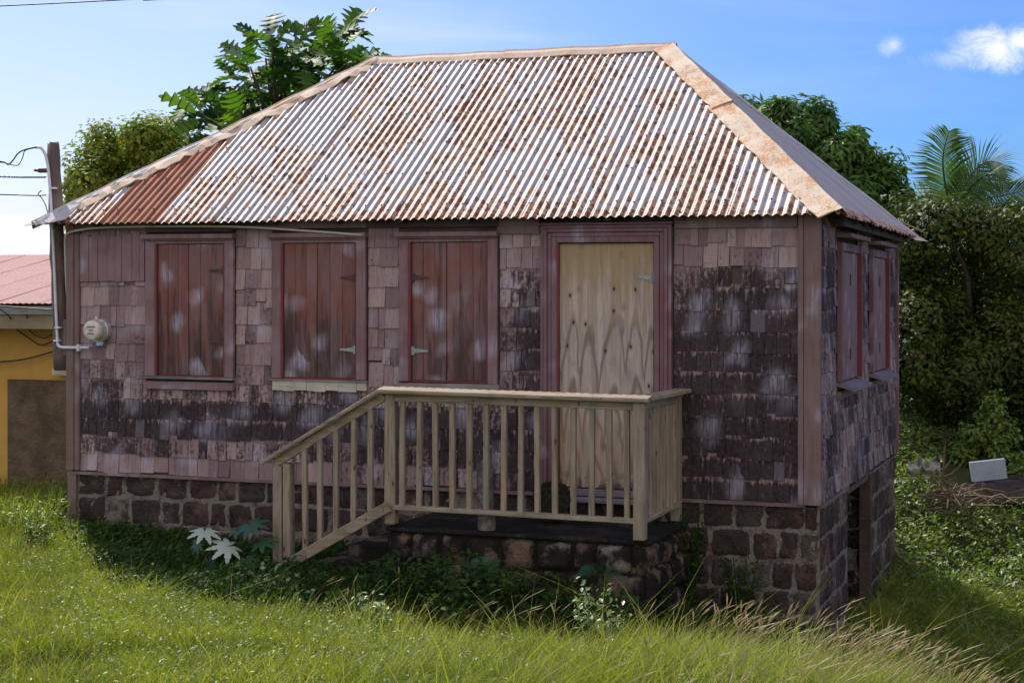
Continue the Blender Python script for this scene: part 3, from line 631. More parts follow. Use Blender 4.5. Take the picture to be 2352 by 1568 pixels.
# bent loose corner pieces
b = MB(); q = mapF(-EL+.02, .0, .01)
vs = [FL+Vector((-.13, -.02, -.005)), FL+Vector((.02, -.045, .0)), FL+Vector((.16, -.05, .012)), FL+Vector((.34, -.02, .05)), FL+Vector((.42, .10, .20)), FL+Vector((.20, .14, .18)), FL+Vector((.02, .06, .06))]
b.add(vs+[v-Vector((0, 0, .004)) for v in vs], [[0, 1, 6], [1, 2, 5, 6], [2, 3, 4, 5], [7, 13, 8], [8, 13, 12, 9], [9, 12, 11, 10]]); b.build('corner_flashing', 'cap_grey', roof)
b = MB(); P0 = BR_
vs = [P0+Vector((-.20, -.35, .10)), P0+Vector((.02, -.30, -.02)), P0+Vector((.13, .02, -.03)), P0+Vector((-.02, .08, .05)), P0+Vector((-.22, -.10, .17))]
b.add(vs, [[0, 1, 2, 4], [4, 2, 3]]); vs = [P0+Vector((-.18, -.16, .20)), P0+Vector((.05, -.02, .10)), P0+Vector((.10, .16, .05)), P0+Vector((-.15, .05, .18))]; b.add(vs, [[0, 1, 2, 3]])
b.build('corner_flashing', 'cap_rust', roof)
for x in np.arange(.3, W, .62): b = MB(); b.box(x, x+.05, -E_+.05, .02, 2.27, 2.335); b.build('rafter', 'dark_wood', roof)
for y in np.arange(.4, D, .62): b = MB(); b.box(W-.02, W+ER-.05, y, y+.05, 2.27, 2.335); b.build('rafter', 'dark_wood', roof)
b = MB(); b.box(W+.005, W+.11, .5, D-.1, 2.235, 2.29, 0, .003); b.build('frieze_board', 'dark_wood', house)

# ================================================================ PORCH
YF = -1.16
pf = root('stone_porch', 'low blackened stone block porch platform below the wooden railing', 'porch', (4.8, -.6, -.9))
PX0, PX1 = 3.76, 5.93
b = MB(); b.box(PX0+.03, PX1-.03, YF+.03, .02, -1.5, -.235, r=.5); b.build('core', 'porch_mortar', pf)
b = MB(); b.box(PX0-.01, PX1+.01, YF-.01, .0, -.236, -.205, bev=.008); b.build('floor_slab', 'porch_mortar', pf)
bag = ([], [], [], [])
stonewall(lambda u, o, z: (u, YF+.03-o, z), PX0, PX1, -.245, -1.4, bag, hmin=.17, hmax=.24, wmin=.16, wmax=.34, proud=.035, joint=.014, rough=.012)
stonewall(lambda u, o, z: (PX1-.03+o, u, z), YF, .0, -.245, -1.4, bag, hmin=.17, hmax=.26, wmin=.14, wmax=.34, proud=.045, joint=.02, rough=.016)
stonewall(lambda u, o, z: (PX0+.03-o, -u, z), 0, -YF, -.245, -1.2, bag, hmin=.2, hmax=.24, proud=.03, joint=.014)
mesh('stone_blocks', bag[0], bag[1], 'porch_stone', pf, True, True, {'rnd': bag[2], 'rnd2': bag[3]})
st = root('stone_steps', 'dark rough stone steps behind the sloping stair rail', 'steps', (3.4, -.6, -.8))
for (x0, x1, z) in ((3.34, 3.74, -.40), (2.98, 3.33, -.56)):
    b = MB(); b.box(x0, x1, YF+.12, -.05, -1.3, z, 0, .02); b.build('step', 'porch_stone', st)
# ---- railing
rl = root('porch_railing', 'weathered unpainted timber railing with square balusters around porch and steps', 'railing', (4.8, YF, -.2))
def post(x0, x1, y0, y1, z0, z1, name='newel_post'): b = MB(); b.box(x0, x1, y0, y1, z0, z1, bev=.006); return b.build(name, 'treated_pine', rl, axis=0)
YO = YF-.045
zl, zr = .862, .842      # top of posts left, right
post(3.735, 3.825, YO+.045, YO+.135, -.185, zl+.0)
post(5.805, 5.895, YO+.0, YO+.09, -.20, zr)
post(5.815, 5.895, -.10, -.02, -.19, zr-.0)
gn = lambda x, y: float(ground(x, y))
post(2.745, 2.825, YO+.03, YO+.11, -.72, .245); b = MB(); b.box(2.835, 2.90, YO+.034, YO+.13, -.66, .262, bev=.005); b.build('newel_post', 'treated_pine', rl, axis=0)
def beam(name, A, B, w, h, axis, roll=0, bev=.005):
    """a board from A to B (centre line), w across, h thick"""
    A, B = Vector(A), Vector(B); ax = (B-A).normalized(); sd = Vector((0, 0, 1)).cross(ax).normalized(); up = ax.cross(sd).normalized()
    if roll: q = Matrix.Rotation(roll, 3, ax); sd = q @ sd; up = q @ up
    vs = []
    for p in (A, B):
        for (a, c) in ((-1, -1), (-1, 1), (1, 1), (1, -1)):
            k = bev
            vs += [p+sd*(a*w/2)+up*(c*(h/2-k)), p+sd*(a*(w/2-k))+up*(c*h/2)] if a*c > 0 else [p+sd*(a*(w/2-k))+up*(c*h/2), p+sd*(a*w/2)+up*(c*(h/2-k))]
    # order the ring by angle
    def ring(l, p): return sorted(l, key=lambda v: math.atan2((v-p).dot(up), (v-p).dot(sd)))
    r0, r1 = ring(vs[:8], A), ring(vs[8:], B)
    b = MB(); b.add([tuple(v) for v in r0+r1], [list(range(8)), list(range(8, 16))[::-1]]+[[i, 8+i, 8+(i+1) % 8, (i+1) % 8] for i in range(8)])
    return b.build(name, 'treated_pine', rl, axis=axis)
ZL, ZRr = .905, .885
beam('handrail', (3.70, YF, ZL-.018), (5.93, YF, ZRr-.018), .150, .034, 1, .15, .008)
beam('handrail', (5.87, YF+.0755, ZRr-.018), (5.90, .0, ZRr-.012), .145, .034, 2, .02, .008)
beam('handrail', (3.70, YF-.002, ZL-.022), (2.66, YF-.002, .275), .145, .034, 1, -.15, .008)
beam('top_rail', (3.828, YF+.02, ZL-.072), (5.803, YF+.02, ZRr-.072), .038, .07, 1)
beam('top_rail', (5.85, YF+.05, ZRr-.072), (5.855, -.10, ZRr-.072), .038, .07, 2)
zc = lambda x: .275+(x-2.66)*.5846
beam('top_rail', (3.734, YF+.01, zc(3.734)-.068), (2.765, YF+.01, zc(2.765)-.068), .038, .07, 1)
beam('bottom_rail', (3.828, YF+.02, -.045), (5.803, YF+.02, -.060), .088, .038, 1)
beam('bottom_rail', (5.85, YF+.05, -.060), (5.855, -.10, -.050), .088, .038, 2)
beam('bottom_rail', (3.79, YF-.03, -.035), (2.83, YF-.03, -.585), .04, .088, 1)
def rz(x): return ZL-.110+(ZRr-ZL)*(x-3.7)/2.2
def bal(x, y, z0, z1):
    b = MB(); w = .021; lx, ly = random.uniform(-.007, .007), random.uniform(-.005, .005)
    b.box(x-w, x+w, y-w, y+w, z0, z1, bev=.004)
    b.v = [(vx+(lx if vz > (z0+z1)/2 else 0), vy+(ly if vz > (z0+z1)/2 else 0), vz) for vx, vy, vz in b.v]
    return b.build('baluster', 'treated_pine', rl, axis=0)
for u in (924, 963, 1001, 1039, 1078, 1117, 1157, 1196, 1235, 1275, 1317, 1359, 1401, 1441):
    x, _ = onY(u, 1040, YF+.02); bal(x, YF+.02, -.041-.015*(x-3.83)/2, rz(x)+.002)
for k in range(9):
    y = YF+.135+k*.112; bal(5.85, y, -.042, ZRr-.106)
for u in (701, 735, 771, 811, 850):
    x, _ = onY(u, 1120, YF+.005); t = (x-2.66)/(3.70-2.66); bal(x, YF+.012, -.585+.573*(x-2.83)/.96+.03, zc(x)-.100)
# ---- things on the porch
b = MB(); x, _ = onY(1113, 1150, -1.03); n = 20; vs = []; fs = []
for i in range(n):
    th = 2*math.pi*i/n; cx_, sy_ = math.cos(th), math.sin(th)
    for (rr, z) in ((.072, -.203), (.066, .1), (.064, .36+.09*cx_+.02*sy_), (.050, .355+.09*cx_+.02*sy_), (.050, -.1)): vs.append((x+.02+rr*cx_-(z+.2)*.045, -1.03+rr*sy_+.0, z))
for i in range(n):
    j_ = (i+1) % n
    for k in range(4): fs.append([i*5+k, j_*5+k, j_*5+k+1, i*5+k+1])
b.add(vs, fs); tag(b.build('clay_pipe', 'pipe_clay', None, True, True), 'short broken grey clay pipe standing upright behind the front porch balusters', 'pipe')
x, _ = onY(1268, 1135, -.45); b = MB(); b.tube([(x, -.52, -.03), (x, -.51, -.03), (x, -.40, -.03), (x, -.36, -.03)], [.10, .165, .165, .12], 18)
b.v = [(vx*1.0+random.uniform(-.006, .006), vy+random.uniform(-.01, .01), vz+random.uniform(-.006, .006)) for vx, vy, vz in b.v]
tag(b.build('log_end', 'moss_log', None), 'dark round mossy log end lying on the porch before the door frame', 'log')
# ---- electric meter
mx, mz = onY(215, 758, -.1); mt = root('electricity_meter', 'round glass electricity meter on the left end of the front wall', 'meter', (mx, 0, mz)); mx += .03
b = MB(); b.tube([(mx, -.010, mz), (mx, -.075, mz), (mx, -.080, mz)], [.108, .108, .100], 28); b.box(mx-.035, mx+.035, -.05, -.01, mz-.145, mz-.10, bev=.004); b.build('socket', 'steel', mt)
b = MB(); b.tube([(mx, -.081, mz), (mx, -.095, mz)], [.104, .104], 28); b.tube([(mx, -.095, mz+.10), (mx, -.095, mz+.125)], .018, 8); b.build('ring', 'steel', mt)
b = MB(); b.tube([(mx, -.0955, mz), (mx, -.180, mz), (mx, -.190, mz), (mx, -.193, mz)], [.092, .090, .080, .04], 28); b.build('cover', 'meter_face', mt, True, True)
b = MB()
for (dz, w) in ((.032, .085), (.002, .04), (-.03, .07)): b.box(mx-w/2, mx+w/2, -.1965, -.192, mz+dz-.005, mz+dz+.005)
b.box(mx-.10, mx-.065, -.172, -.16, mz-.03, mz-.008); b.box(mx+.06, mx+.082, -.165, -.13, mz-.012, mz+.008); b.build('register', 'meter_mark', mt)
# ---- pole stub with conduits
p0 = onY(122, 332, .12); p1 = onY(143, 850, .12)
pr_ = root('wooden_pole', 'short leaning rough wooden service pole at the left corner of the house', 'pole', (p1[0], .12, p1[1]))
b = MB(); n = 16; k = 12; pts = [Vector((p1[0]+(p0[0]-p1[0])*i/n, .12, p1[1]+(p0[1]-p1[1])*i/n)) for i in range(n+1)]
b.tube([p+Vector((.004*math.sin(i*2.1), 0, 0)) for i, p in enumerate(pts)], [.076-.0010*i+.003*math.sin(i*1.7) for i in range(n)]+[.055], k)
b.v = [(vx+random.uniform(-.004, .004), vy+random.uniform(-.004, .004), vz+(random.uniform(-.02, .03) if vz > p0[1]-.1 else 0)) for vx, vy, vz in b.v]
b.build('shaft', 'pole_wood', pr_, True, True)
q = onY(100, 392, .06); b = MB(); b.box(q[0]-.05, q[0]+.05, .04, .08, q[1]-.02, q[1]+.02, bev=.004); b.tube([(q[0]-.05, .06, q[1]), (q[0]-.10, .06, q[1]+.005)], .012, 8); b.build('insulator', 'rust_iron', pr_)
q = onY(152, 775, .02); b = MB(); b.box(q[0]-.035, q[0]+.03, .02, .075, q[1]-.17, q[1]+.17, bev=.004); b.build('bracket_board', 'pole_wood', pr_)
def pathY(pts, n=6): return spline([(onY(u, v, y)[0], y, onY(u, v, y)[1]) for u, v, y in pts], n)
c1 = MB(); c1.tube(pathY([(82, 338, .03), (95, 341, .03), (106, 362, .03), (113, 410, .03), (119, 500, .03), (124, 600, .03), (128, 700, .03), (132, 780, .03), (134, 793, .01)], 8), .014, 10)
c1.tube(pathY([(134, 793, .01), (140, 797, -.05), (160, 798, -.055), (205, 798, -.055)], 6), .014, 10)
cd = tag(c1.build('white_conduit', 'pvc', None, True, True), 'white plastic pipe bent over the pole top and down to the meter', 'conduit')
for (u, v) in ((121, 432), (133, 752), (130, 782)):
    b = MB(); q = onY(u, v, .02); b.box(q[0]-.03, q[0]+.03, .006, .05, q[1]-.008, q[1]+.008); b.build('clip', 'pvc', cd)
b = MB(); q = onY(183, 798, -.05); b.box(q[0]-.012, q[0]+.012, -.085, -.04, q[1]-.03, q[1]+.03); b.build('clip', 'pvc', cd)
b = MB(); b.tube(pathY([(206, 798, -.055), (228, 797, -.055), (237, 792, -.055), (239, 775, -.055)], 6), .005, 6); tag(b.build('blue_wire', 'blue_wire', None), 'short blue wire from the white pipe up to the meter', 'wire')
b = MB(); b.tube(pathY([(168, 790, -.0), (160, 740, -.0), (153, 660, -.0), (150, 580, -.02), (150, 548, -.03), (158, 535, -.06), (185, 528, -.075), (230, 523, -.075), (350, 520, -.08), (545, 521, -.085), (700, 530, -.085), (833, 540, -.085)], 8), .011, 8)
tag(b.build('grey_conduit', 'grey_conduit', None, True, True), 'thin grey pipe rising at the corner and running under the front eave', 'conduit')
def wire(label, pts, r=.006, group=None, twist=False, mat='cable'):
    P = spline(pts, 10); b = MB()
    if twist:
        Q = []
        for ph in (0, math.pi): b.tube([p+Vector((0, .006*math.sin(i*1.3+ph), .006*math.cos(i*1.3+ph))) for i, p in enumerate(spline(pts, 30))], r*.7, 5)
    else: b.tube(P, r, 6)
    tag(b.build('overhead_wire', mat, None, False, True), label, 'wire', group or 'wires at the left edge')
A = lambda u, v, t=15.9: tuple(at(u, v, t))
wire('grey wire looping from the top of the white pipe to the left', [A(83, 338), A(60, 343), A(42, 352), A(30, 368), A(18, 378), A(0, 371), A(-120, 360, 15.2)], .007)
wire('thin slack wire loop hanging under the pipe mouth beside the sky', [A(83, 339), A(58, 346), A(52, 362), A(42, 379), A(28, 379), A(8, 374), A(-20, 372)], .005)
wire('twisted dark wire meeting the pole below its top', [A(106, 407), A(60, 407), A(0, 406), A(-300, 398, 14)], .006, twist=True)
wire('plain dark wire tied to the pole just above the roof tip', [A(106, 448), A(80, 449), A(0, 447), A(-300, 440, 14)], .006)
wire('short drooping wire end curving down beside the pole', [A(95, 437), A(88, 446), A(96, 455), A(104, 470), A(110, 490), A(113, 510)], .005)
wire('high power line crossing the upper left sky', [A(-3000, 60, 30), A(-300, 25, 30), A(0, 14, 30), A(320, -2, 30), A(700, -24, 30), A(3500, -230, 34)], .012)

# ================================================================ NEIGHBOUR HOUSE
nb = root('yellow_house', 'yellow walled neighbouring house with faded pink metal roof at the left edge', 'house', (-3, 3.5, -.7))
NY = 1.8
def oy(u, v, y): d = ray(u, v); t = (y-CY)/d[1]; return CX+t*d[0], CZ+t*d[2]
xr = -.95
b = MB(); b.box(-7, xr, NY, 6.2, -1.4, 1.50); b.build('wall', 'yellow_wall', nb, False)
xa, za = oy(25, 870, NY); _, zb_ = oy(100, 1200, NY)
b = MB(); b.box(xa, xr-.005, NY-.06, NY-.004, -1.4, za, 0, .003); b.build('render_panel', 'brown_render', nb, False)
ze = oy(60, 700, NY-.45)[1]; zrg = oy(60, 588, NY+2.6)[1]; Lr = math.hypot(3.05, zrg-ze); a1, a2 = 3.05/Lr, (zrg-ze)/Lr
V, F, UV, R, sh = corrugated(lambda u, s, h: (u, NY-.45+s*a1-h*a2, ze+s*a2+h*a1), lambda u: 1, -7.2, xr+.12, Lr, rows=3, seg=6, seed=3, amp=.005)
mesh('roof', V, F, 'pink_paint', nb, False, True)
b = MB(); b.box(-7.2, xr+.12, NY-.44, NY-.40, ze-.10, ze-.015, 0, .002); b.build('fascia', 'fascia_green', nb, False)
b = MB(); b.box(-7.1, xr+.05, NY-.41, NY-.27, ze-.25, ze-.105, 0, .004); b.build('beam', 'beam_wood', nb, False)
b = MB(); b.prism([(-7.2, NY+2.6, zrg+.0), (-7.2, NY+2.7, zrg+.02), (-7.2, NY+5, ze+.02), (-7.2, NY+5, ze)], (7.2+xr+.1, 0, 0)); b.build('rear_roof', 'pink_paint', nb, False)
q = oy(145, 852, NY-.06); b = MB(); b.box(q[0]-.10, q[0]+.09, NY-.12, NY-.062, q[1]-.045, q[1]+.03, bev=.005); b.build('fuse_box', 'cream_box', nb, False)
def pn(u, v, y=NY-.45): x, z = oy(u, v, y); return (x, y, z)
wire('dark cable stretched along the fascia of the yellow house', [pn(-60, 700, NY-.5), pn(0, 703, NY-.5), pn(70, 708, NY-.5), pn(126, 712, NY-.5)], .008)
wire('dark cable sagging from eave across the yellow wall', [pn(-10, 704, NY-.47), pn(20, 725, NY-.47), pn(35, 752, NY-.2), pn(65, 775, NY-.1), pn(95, 792, NY-.06), pn(130, 778, NY-.06)], .008)
wire('short dark cable curling down from the wooden beam end', [pn(62, 722, NY-.46), pn(61, 745, NY-.3), pn(75, 765, NY-.1), pn(100, 776, NY-.08), pn(120, 768, NY-.06)], .007)
wire('thin twisted cable crossing low on the yellow wall', [pn(-60, 834, NY-.08), pn(0, 831, NY-.08), pn(60, 824, NY-.08), pn(130, 805, NY-.08)], .007, twist=True)

# ================================================================ VEGETATION
def scatter(name, tv, tf, pos, nrm, scale, mat, parent=None, up=None, r=None, r2=None, spin=None):
    """many copies of a leaf (template tv lies along +x, face up +z) joined in one mesh"""
    n = len(pos); tv = np.asarray(tv, float); tf = np.asarray(tf); k = len(tv)
    nrm = nrm/np.linalg.norm(nrm, axis=1, keepdims=True)
    d = RS.normal(size=(n, 3)) if spin is None else spin
    x = d-nrm*np.sum(d*nrm, 1, keepdims=True); x /= np.linalg.norm(x, axis=1, keepdims=True)+1e-9
    y = np.cross(nrm, x); sc_ = np.asarray(scale).reshape(n, -1)
    if sc_.shape[1] == 1: sc_ = np.repeat(sc_, 3, 1)
    v = pos[:, None, :]+(tv[None, :, 0:1]*sc_[:, None, 0:1])*x[:, None, :]+(tv[None, :, 1:2]*sc_[:, None, 1:2])*y[:, None, :]+(tv[None, :, 2:3]*sc_[:, None, 2:3])*nrm[:, None, :]
    f = (tf[None]+(np.arange(n)*k)[:, None, None]).reshape(-1, tf.shape[1]); m = len(tf)
    r = RS.rand(n) if r is None else r; r2 = RS.rand(n) if r2 is None else r2
    return mesh(name, v.reshape(-1, 3), f, mat, parent, False, True, {'rnd': np.repeat(r, m), 'rnd2': np.repeat(r2, m)})
LEAF = ([(0, 0, 0), (.35, .24, .05), (.35, 0, -.02), (.35, -.24, .05), (1, 0, -.12)], [[0, 2, 1, 1], [0, 3, 2, 2], [1, 2, 4, 4], [2, 3, 4, 4]])
LEAF4 = ([(0, 0, 0), (.45, .26, .06), (1, 0, -.10), (.45, -.26, .06)], [[0, 3, 2, 1]])
LEAFT = (LEAF4[0], [[0, 3, 2], [0, 2, 1]])
def trunk(parent, base, tips, r0=.14, mat='bark', name='trunk', k=7):
    b = MB(); base = Vector(base); cen = sum((Vector(t) for t in tips), Vector())/len(tips); fork = base.lerp(cen, .45); fork.x = base.x+(cen.x-base.x)*.3; fork.y = base.y+(cen.y-base.y)*.3
    b.tube(spline([base-Vector((0, 0, .3)), base, fork], 5), [r0*1.15-.035*r0*i for i in range(11)], 9)
    for t in tips:
        t = Vector(t); m = fork.lerp(t, .5)+Vector((random.uniform(-.15, .15), random.uniform(-.15, .15), random.uniform(0, .25)))
        pts = spline([fork, m, t], 5); b.tube(pts, [r0*.5*(1-.8*i/10)+.008 for i in range(11)], k)
    return b.build(name, mat, parent, False, True)
def crown_pts(blobs, n, clump, seed=0, shell=.55, squash=1.):
    rn = np.random.RandomState(seed); vol = np.array([b_[3]**2 for b_ in blobs]); vol /= vol.sum(); P = []; N = []; CC = []
    for bi, (x, y, z, r_) in enumerate(blobs):
        m = int(n*vol[bi]); nc = max(5, int(6*(r_/clump)**2)); c = rn.normal(size=(nc, 3)); c /= np.linalg.norm(c, axis=1, keepdims=True)
        c = c*(shell+(1-shell)*rn.rand(nc, 1)**.5)*r_*np.array([1, 1, squash])+np.array([x, y, z]); cr_ = clump*(.6+.7*rn.rand(nc)); cv = rn.rand(nc)
        idx = rn.randint(0, nc, m); d = rn.normal(size=(m, 3)); d /= np.linalg.norm(d, axis=1, keepdims=True)
        p = c[idx]+d*(cr_[idx]*(.45+.6*rn.rand(m)))[:, None]; P.append(p); o = p-np.array([x, y, z-.3*r_]); o /= np.linalg.norm(o, axis=1, keepdims=True)
        N.append(d*.7+o*.5+np.array([0, 0, .45])+rn.normal(size=(m, 3))*.35); CC.append(cv[idx])
    return np.concatenate(P), np.concatenate(N), np.concatenate(CC)
def tree(name, label, cat, blobs, n, leaf, clump, mat, base=None, seed=0, r0=.14, tpl=LEAFT, squash=1., shell=.55, group=None, droop=0, trunk_on=True, aspect=1.):
    cx_ = sum(b_[0] for b_ in blobs)/len(blobs); cy_ = sum(b_[1] for b_ in blobs)/len(blobs); base = base or (cx_, cy_); g0 = gn(*base)
    rt = root(name, label, cat, (base[0], base[1], g0), group)
    if trunk_on: trunk(rt, (base[0], base[1], g0), [(b_[0], b_[1], b_[2]+.2*b_[3]) for b_ in blobs[:9]], r0)
    P, N, cv = crown_pts(blobs, n, clump, seed, shell, squash); sp = None
    if droop: sp = RS.normal(size=(len(P), 3))*.6+np.array([0, 0, -droop])
    s = leaf*(.65+.7*RS.rand(len(P))); s = np.stack([s, s*aspect, s], 1)
    scatter('crown', tpl[0], tpl[1], P, N, s, mat, rt, r=np.clip(cv*.6+RS.rand(len(P))*.4, 0, 1), spin=sp); return rt
def blob(u, v, t, rpx): p = at(u, v, t); return (p.x, p.y, p.z, rpx*t/FP)
# left rounded tree
T = 24
tree('shade_tree', 'round olive green tree behind the left slope of the roof', 'tree',
     [blob(200, 430, T, 62), blob(255, 350, T+.5, 55), blob(300, 400, T+1, 75), blob(345, 335, T, 55), blob(400, 345, T+.5, 60), blob(440, 360, T+1, 50), blob(360, 420, T, 70), blob(185, 480, T, 45), blob(480, 420, T+1, 60), blob(290, 500, T, 80), blob(420, 470, T+.5, 70)],
     30000, .085, .24, 'leaf_olive', seed=2, r0=.2, shell=.5)
# mango-like tree on the right behind the roof
T = 25
tree('mango_tree', 'dark green dense tree rising behind the right slope of the roof', 'tree',
     [blob(1790, 310, T, 62), blob(1850, 300, T+.5, 62), blob(1740, 285, T+1, 42), blob(1900, 360, T, 58), blob(1960, 350, T+.5, 52), blob(2005, 400, T, 52), blob(1950, 430, T-.3, 62), blob(2020, 455, T, 50), blob(1880, 430, T, 70), blob(2035, 500, T, 45), blob(1990, 520, T, 60), blob(1800, 400, T+1, 80)],
     26000, .15, .26, 'leaf_mango', seed=5, r0=.25, shell=.5, aspect=.62, droop=.5)
# big bush/tree filling the right edge
T = 22.3; bb = []
rn = random.Random(4)
for (u, v, r_) in ((2110, 520, 50), (2165, 510, 48), (2230, 530, 60), (2290, 520, 58), (2350, 540, 62), (2100, 610, 62), (2170, 620, 80), (2260, 640, 85), (2350, 640, 85), (2100, 720, 66), (2180, 740, 85), (2280, 760, 90), (2370, 770, 90), (2110, 830, 70), (2200, 850, 88), (2300, 870, 90), (2390, 880, 90), (2120, 930, 62), (2210, 950, 70), (2310, 960, 72), (2400, 980, 80), (2440, 560, 90), (2450, 700, 100), (2480, 850, 110), (2060, 700, 60), (2060, 850, 60), (2040, 600, 50), (2110, 475, 26), (2075, 470, 24), (2210, 480, 30), (2330, 485, 30)):
    bb.append(blob(u, v+22 if v < 700 else v, T+rn.uniform(-.9, 1.1), r_*.97))
tree('hedge_tree', 'tall dark glossy leaved bushy tree filling the right edge', 'tree', bb, 100000, .078, .28, 'leaf_bush', base=(at(2230, 1000, 22.5).x, at(2230, 1000, 22.5).y), seed=8, r0=.07, shell=.68)
T = 20.9
tree('young_shrub', 'light green leafy shrub catching sun below the dark right hand tree', 'shrub', [blob(2275, 950, T, 28), blob(2240, 985, T, 26), blob(2300, 1000, T, 30), blob(2265, 1035, T, 30), blob(2315, 1050, T, 28), blob(2225, 1020, T, 16), blob(2290, 1085, T, 30), blob(2250, 1080, T, 26), blob(2325, 1100, T, 26), blob(2280, 925, T, 16), blob(2210, 1045, T, 16)], 4200, .075, .12, 'weed_light', base=(at(2290, 1060, T).x, at(2290, 1060, T).y), seed=9, r0=.015)
T = 22.9
tree('background_thicket', 'dark shadowy thicket of leaves low behind the white board', 'thicket', [blob(2090+i*48, 1010+20*math.sin(i*2), T+.6, 52) for i in range(8)]+[blob(2080+i*60, 1075, T+1.2, 40) for i in range(7)], 14000, .09, .2, 'weed_dark', seed=12, r0=.04)
# breadfruit tree: large lobed leaves in whorls
def lobed():
    mid = []; L_ = []; n = 4; vs = [(0, 0, 0)]; fs = []
    outline = [(0, .0)]; 
    for i in range(n):
        x0 = .06+i*.205; w = (.24, .36, .38, .27)[i]
        outline += [(x0, .10), (x0+.10, w*.62), (x0+.19, w), (x0+.225, w*.9), (x0+.19, .14)]
    outline += [(.92, .10), (.97, .07), (1.0, 0)]
    z = lambda x, y: -.22*x*x+.16*abs(y)-.25*y*y
    for (x, y) in outline: vs.append((x, 0, z(x, 0)-.01)); vs.append((x, y, z(x, y))); vs.append((x, -y, z(x, y)))
    m = len(outline)
    for i in range(m-1):
        a = 1+3*i; b_ = 1+3*(i+1); fs.append([a, b_, b_+1, a+1]); fs.append([b_, a, a+2, b_+2])
    return vs, fs
LB = lobed()
T = 21.5; bt = root('breadfruit_tree', 'breadfruit tree with large deeply lobed leaves behind the roof', 'tree', tuple(at(650, 420, T).xy)+(gn(*at(650, 420, T).xy),))
tips = [(470, 215), (500, 250), (465, 260), (545, 180), (520, 215), (590, 175), (560, 235), (610, 120), (575, 140), (650, 130), (625, 85), (660, 165), (700, 140), (760, 100), (785, 60), (770, 140), (740, 160), (805, 130), (720, 110), (690, 200), (640, 210), (600, 230), (745, 200), (790, 165), (560, 280), (500, 290), (610, 280), (680, 250), (530, 305), (830, 160), (650, 260), (720, 235)]
TP = [at(u, v+14, T+random.uniform(-.8, .9)) for u, v in tips]
b = MB(); b0 = at(650, 420, T); fork = at(640, 300, T); b.tube([Vector((b0.x, b0.y, gn(b0.x, b0.y)-.2)), b0, fork], [.2, .15, .11], 9)
for t in TP: b.tube(spline([fork, fork.lerp(t, .5)+Vector((0, 0, -.1)), t], 4), [.05-.0048*i for i in range(9)], 6)
t0 = at(688, 110, T); 
for (u, v) in ((705, 48), (716, 62), (699, 52)): b.tube([at(690, 110, T), at(702, 80, T), at(u, v, T)], [.016, .011, .005], 5)
b.build('trunk', 'bark', bt, False, True)
P = []; N = []; SP = []; SC = []; R1_ = []; R2_ = []
for t in TP:
    m = random.randint(10, 13); g0 = random.random()
    for k in range(m):
        az = 2*math.pi*k/m*1.618*2+random.uniform(-.3, .3); el_ = random.uniform(-.55, .95); d = Vector((math.cos(az)*math.cos(el_), math.sin(az)*math.cos(el_), math.sin(el_)))
        P.append(tuple(t+d*random.uniform(.03, .22)+Vector((random.gauss(0, .05), random.gauss(0, .05), random.gauss(0, .05))))); SP.append(tuple(d)); nn = Vector((0, -.25, 1))-d*d.z+Vector((random.uniform(-.7, .7), random.uniform(-.7, .5), 0)); N.append(tuple(nn)); SC.append(random.uniform(.26, .50)); R1_.append(random.random()*.6+.4*g0); R2_.append(random.random())
P, N, SP = map(np.array, (P, N, SP))
x = SP; nn = N-x*np.sum(N*x, 1, keepdims=True)
scatter('crown', LB[0], LB[1], P, nn, np.array(SC), 'leaf_breadfruit', bt, r=np.array(R1_), r2=np.array(R2_), spin=SP)
# coconut palm
T = 23.5; pc = at(2190, 492, T); pm = root('coconut_palm', 'coconut palm with feathery fronds above the hedge at right', 'palm', (pc.x, pc.y, gn(pc.x, pc.y)))
b = MB(); b.tube(spline([Vector((pc.x+.3, pc.y, gn(pc.x, pc.y)-.2)), Vector((pc.x+.15, pc.y, 0)), pc], 6), [.16-.005*i for i in range(13)], 10); b.build('trunk', 'bark', pm, False, True)
def frond(pts, ln, seed, nlf=58):
    rn = random.Random(seed); P = spline([at(u, v, t) for u, v, t in pts], 12); V_ = []; F_ = []; n = len(P); L_ = [0]
    for i in range(1, n): L_.append(L_[-1]+(P[i]-P[i-1]).length)
    b = MB(); b.tube(P, [.022*(1-.85*i/n) for i in range(n)], 5)
    for k in range(nlf):
        f = .10+.90*k/nlf; s_ = f*L_[-1]; i = max(1, next((j for j in range(1, n) if L_[j] >= s_), n-1)); q = P[i-1].lerp(P[i], (s_-L_[i-1])/max(1e-6, L_[i]-L_[i-1])); ax = (P[i]-P[i-1]).normalized()
        vw = (q-Vector((CX, CY, CZ))).normalized(); sd0 = ax.cross(Vector((.25, -.9, .35)).normalized()).normalized()
        ll = ln*math.sin(math.pi*min(1, .18+.78*f))**.7*rn.uniform(.85, 1.1)
        for sg in (-1, 1):
            dd = (ax*.75+sd0*sg*(1.0-.35*f)+Vector((0, 0, -.12))+Vector((rn.uniform(-.06, .06), rn.uniform(-.12, .12), rn.uniform(-.06, .06)))).normalized(); wd = ax*.015
            m1 = q+dd*ll*.5; tip = q+dd*ll+Vector((0, 0, -.16*ll)); 
            b.add([q-wd*.5, m1-wd*.8, tip, m1+wd*.8, q+wd*.5], [[0, 1, 3, 4], [1, 2, 3]])
    return b.build('frond', 'leaf_palm', pm, False, False)
c0 = (2190, 488, T)
frond([c0, (2172, 430, T), (2166, 360, T-.2), (2180, 300, T-.4)], .62, 1)
frond([c0, (2215, 430, T), (2250, 380, T), (2290, 372, T-.2), (2315, 395, T-.4)], .60, 2)
frond([c0, (2230, 430, T-.5), (2275, 400, T-.8), (2318, 425, T-1)], .5, 3)
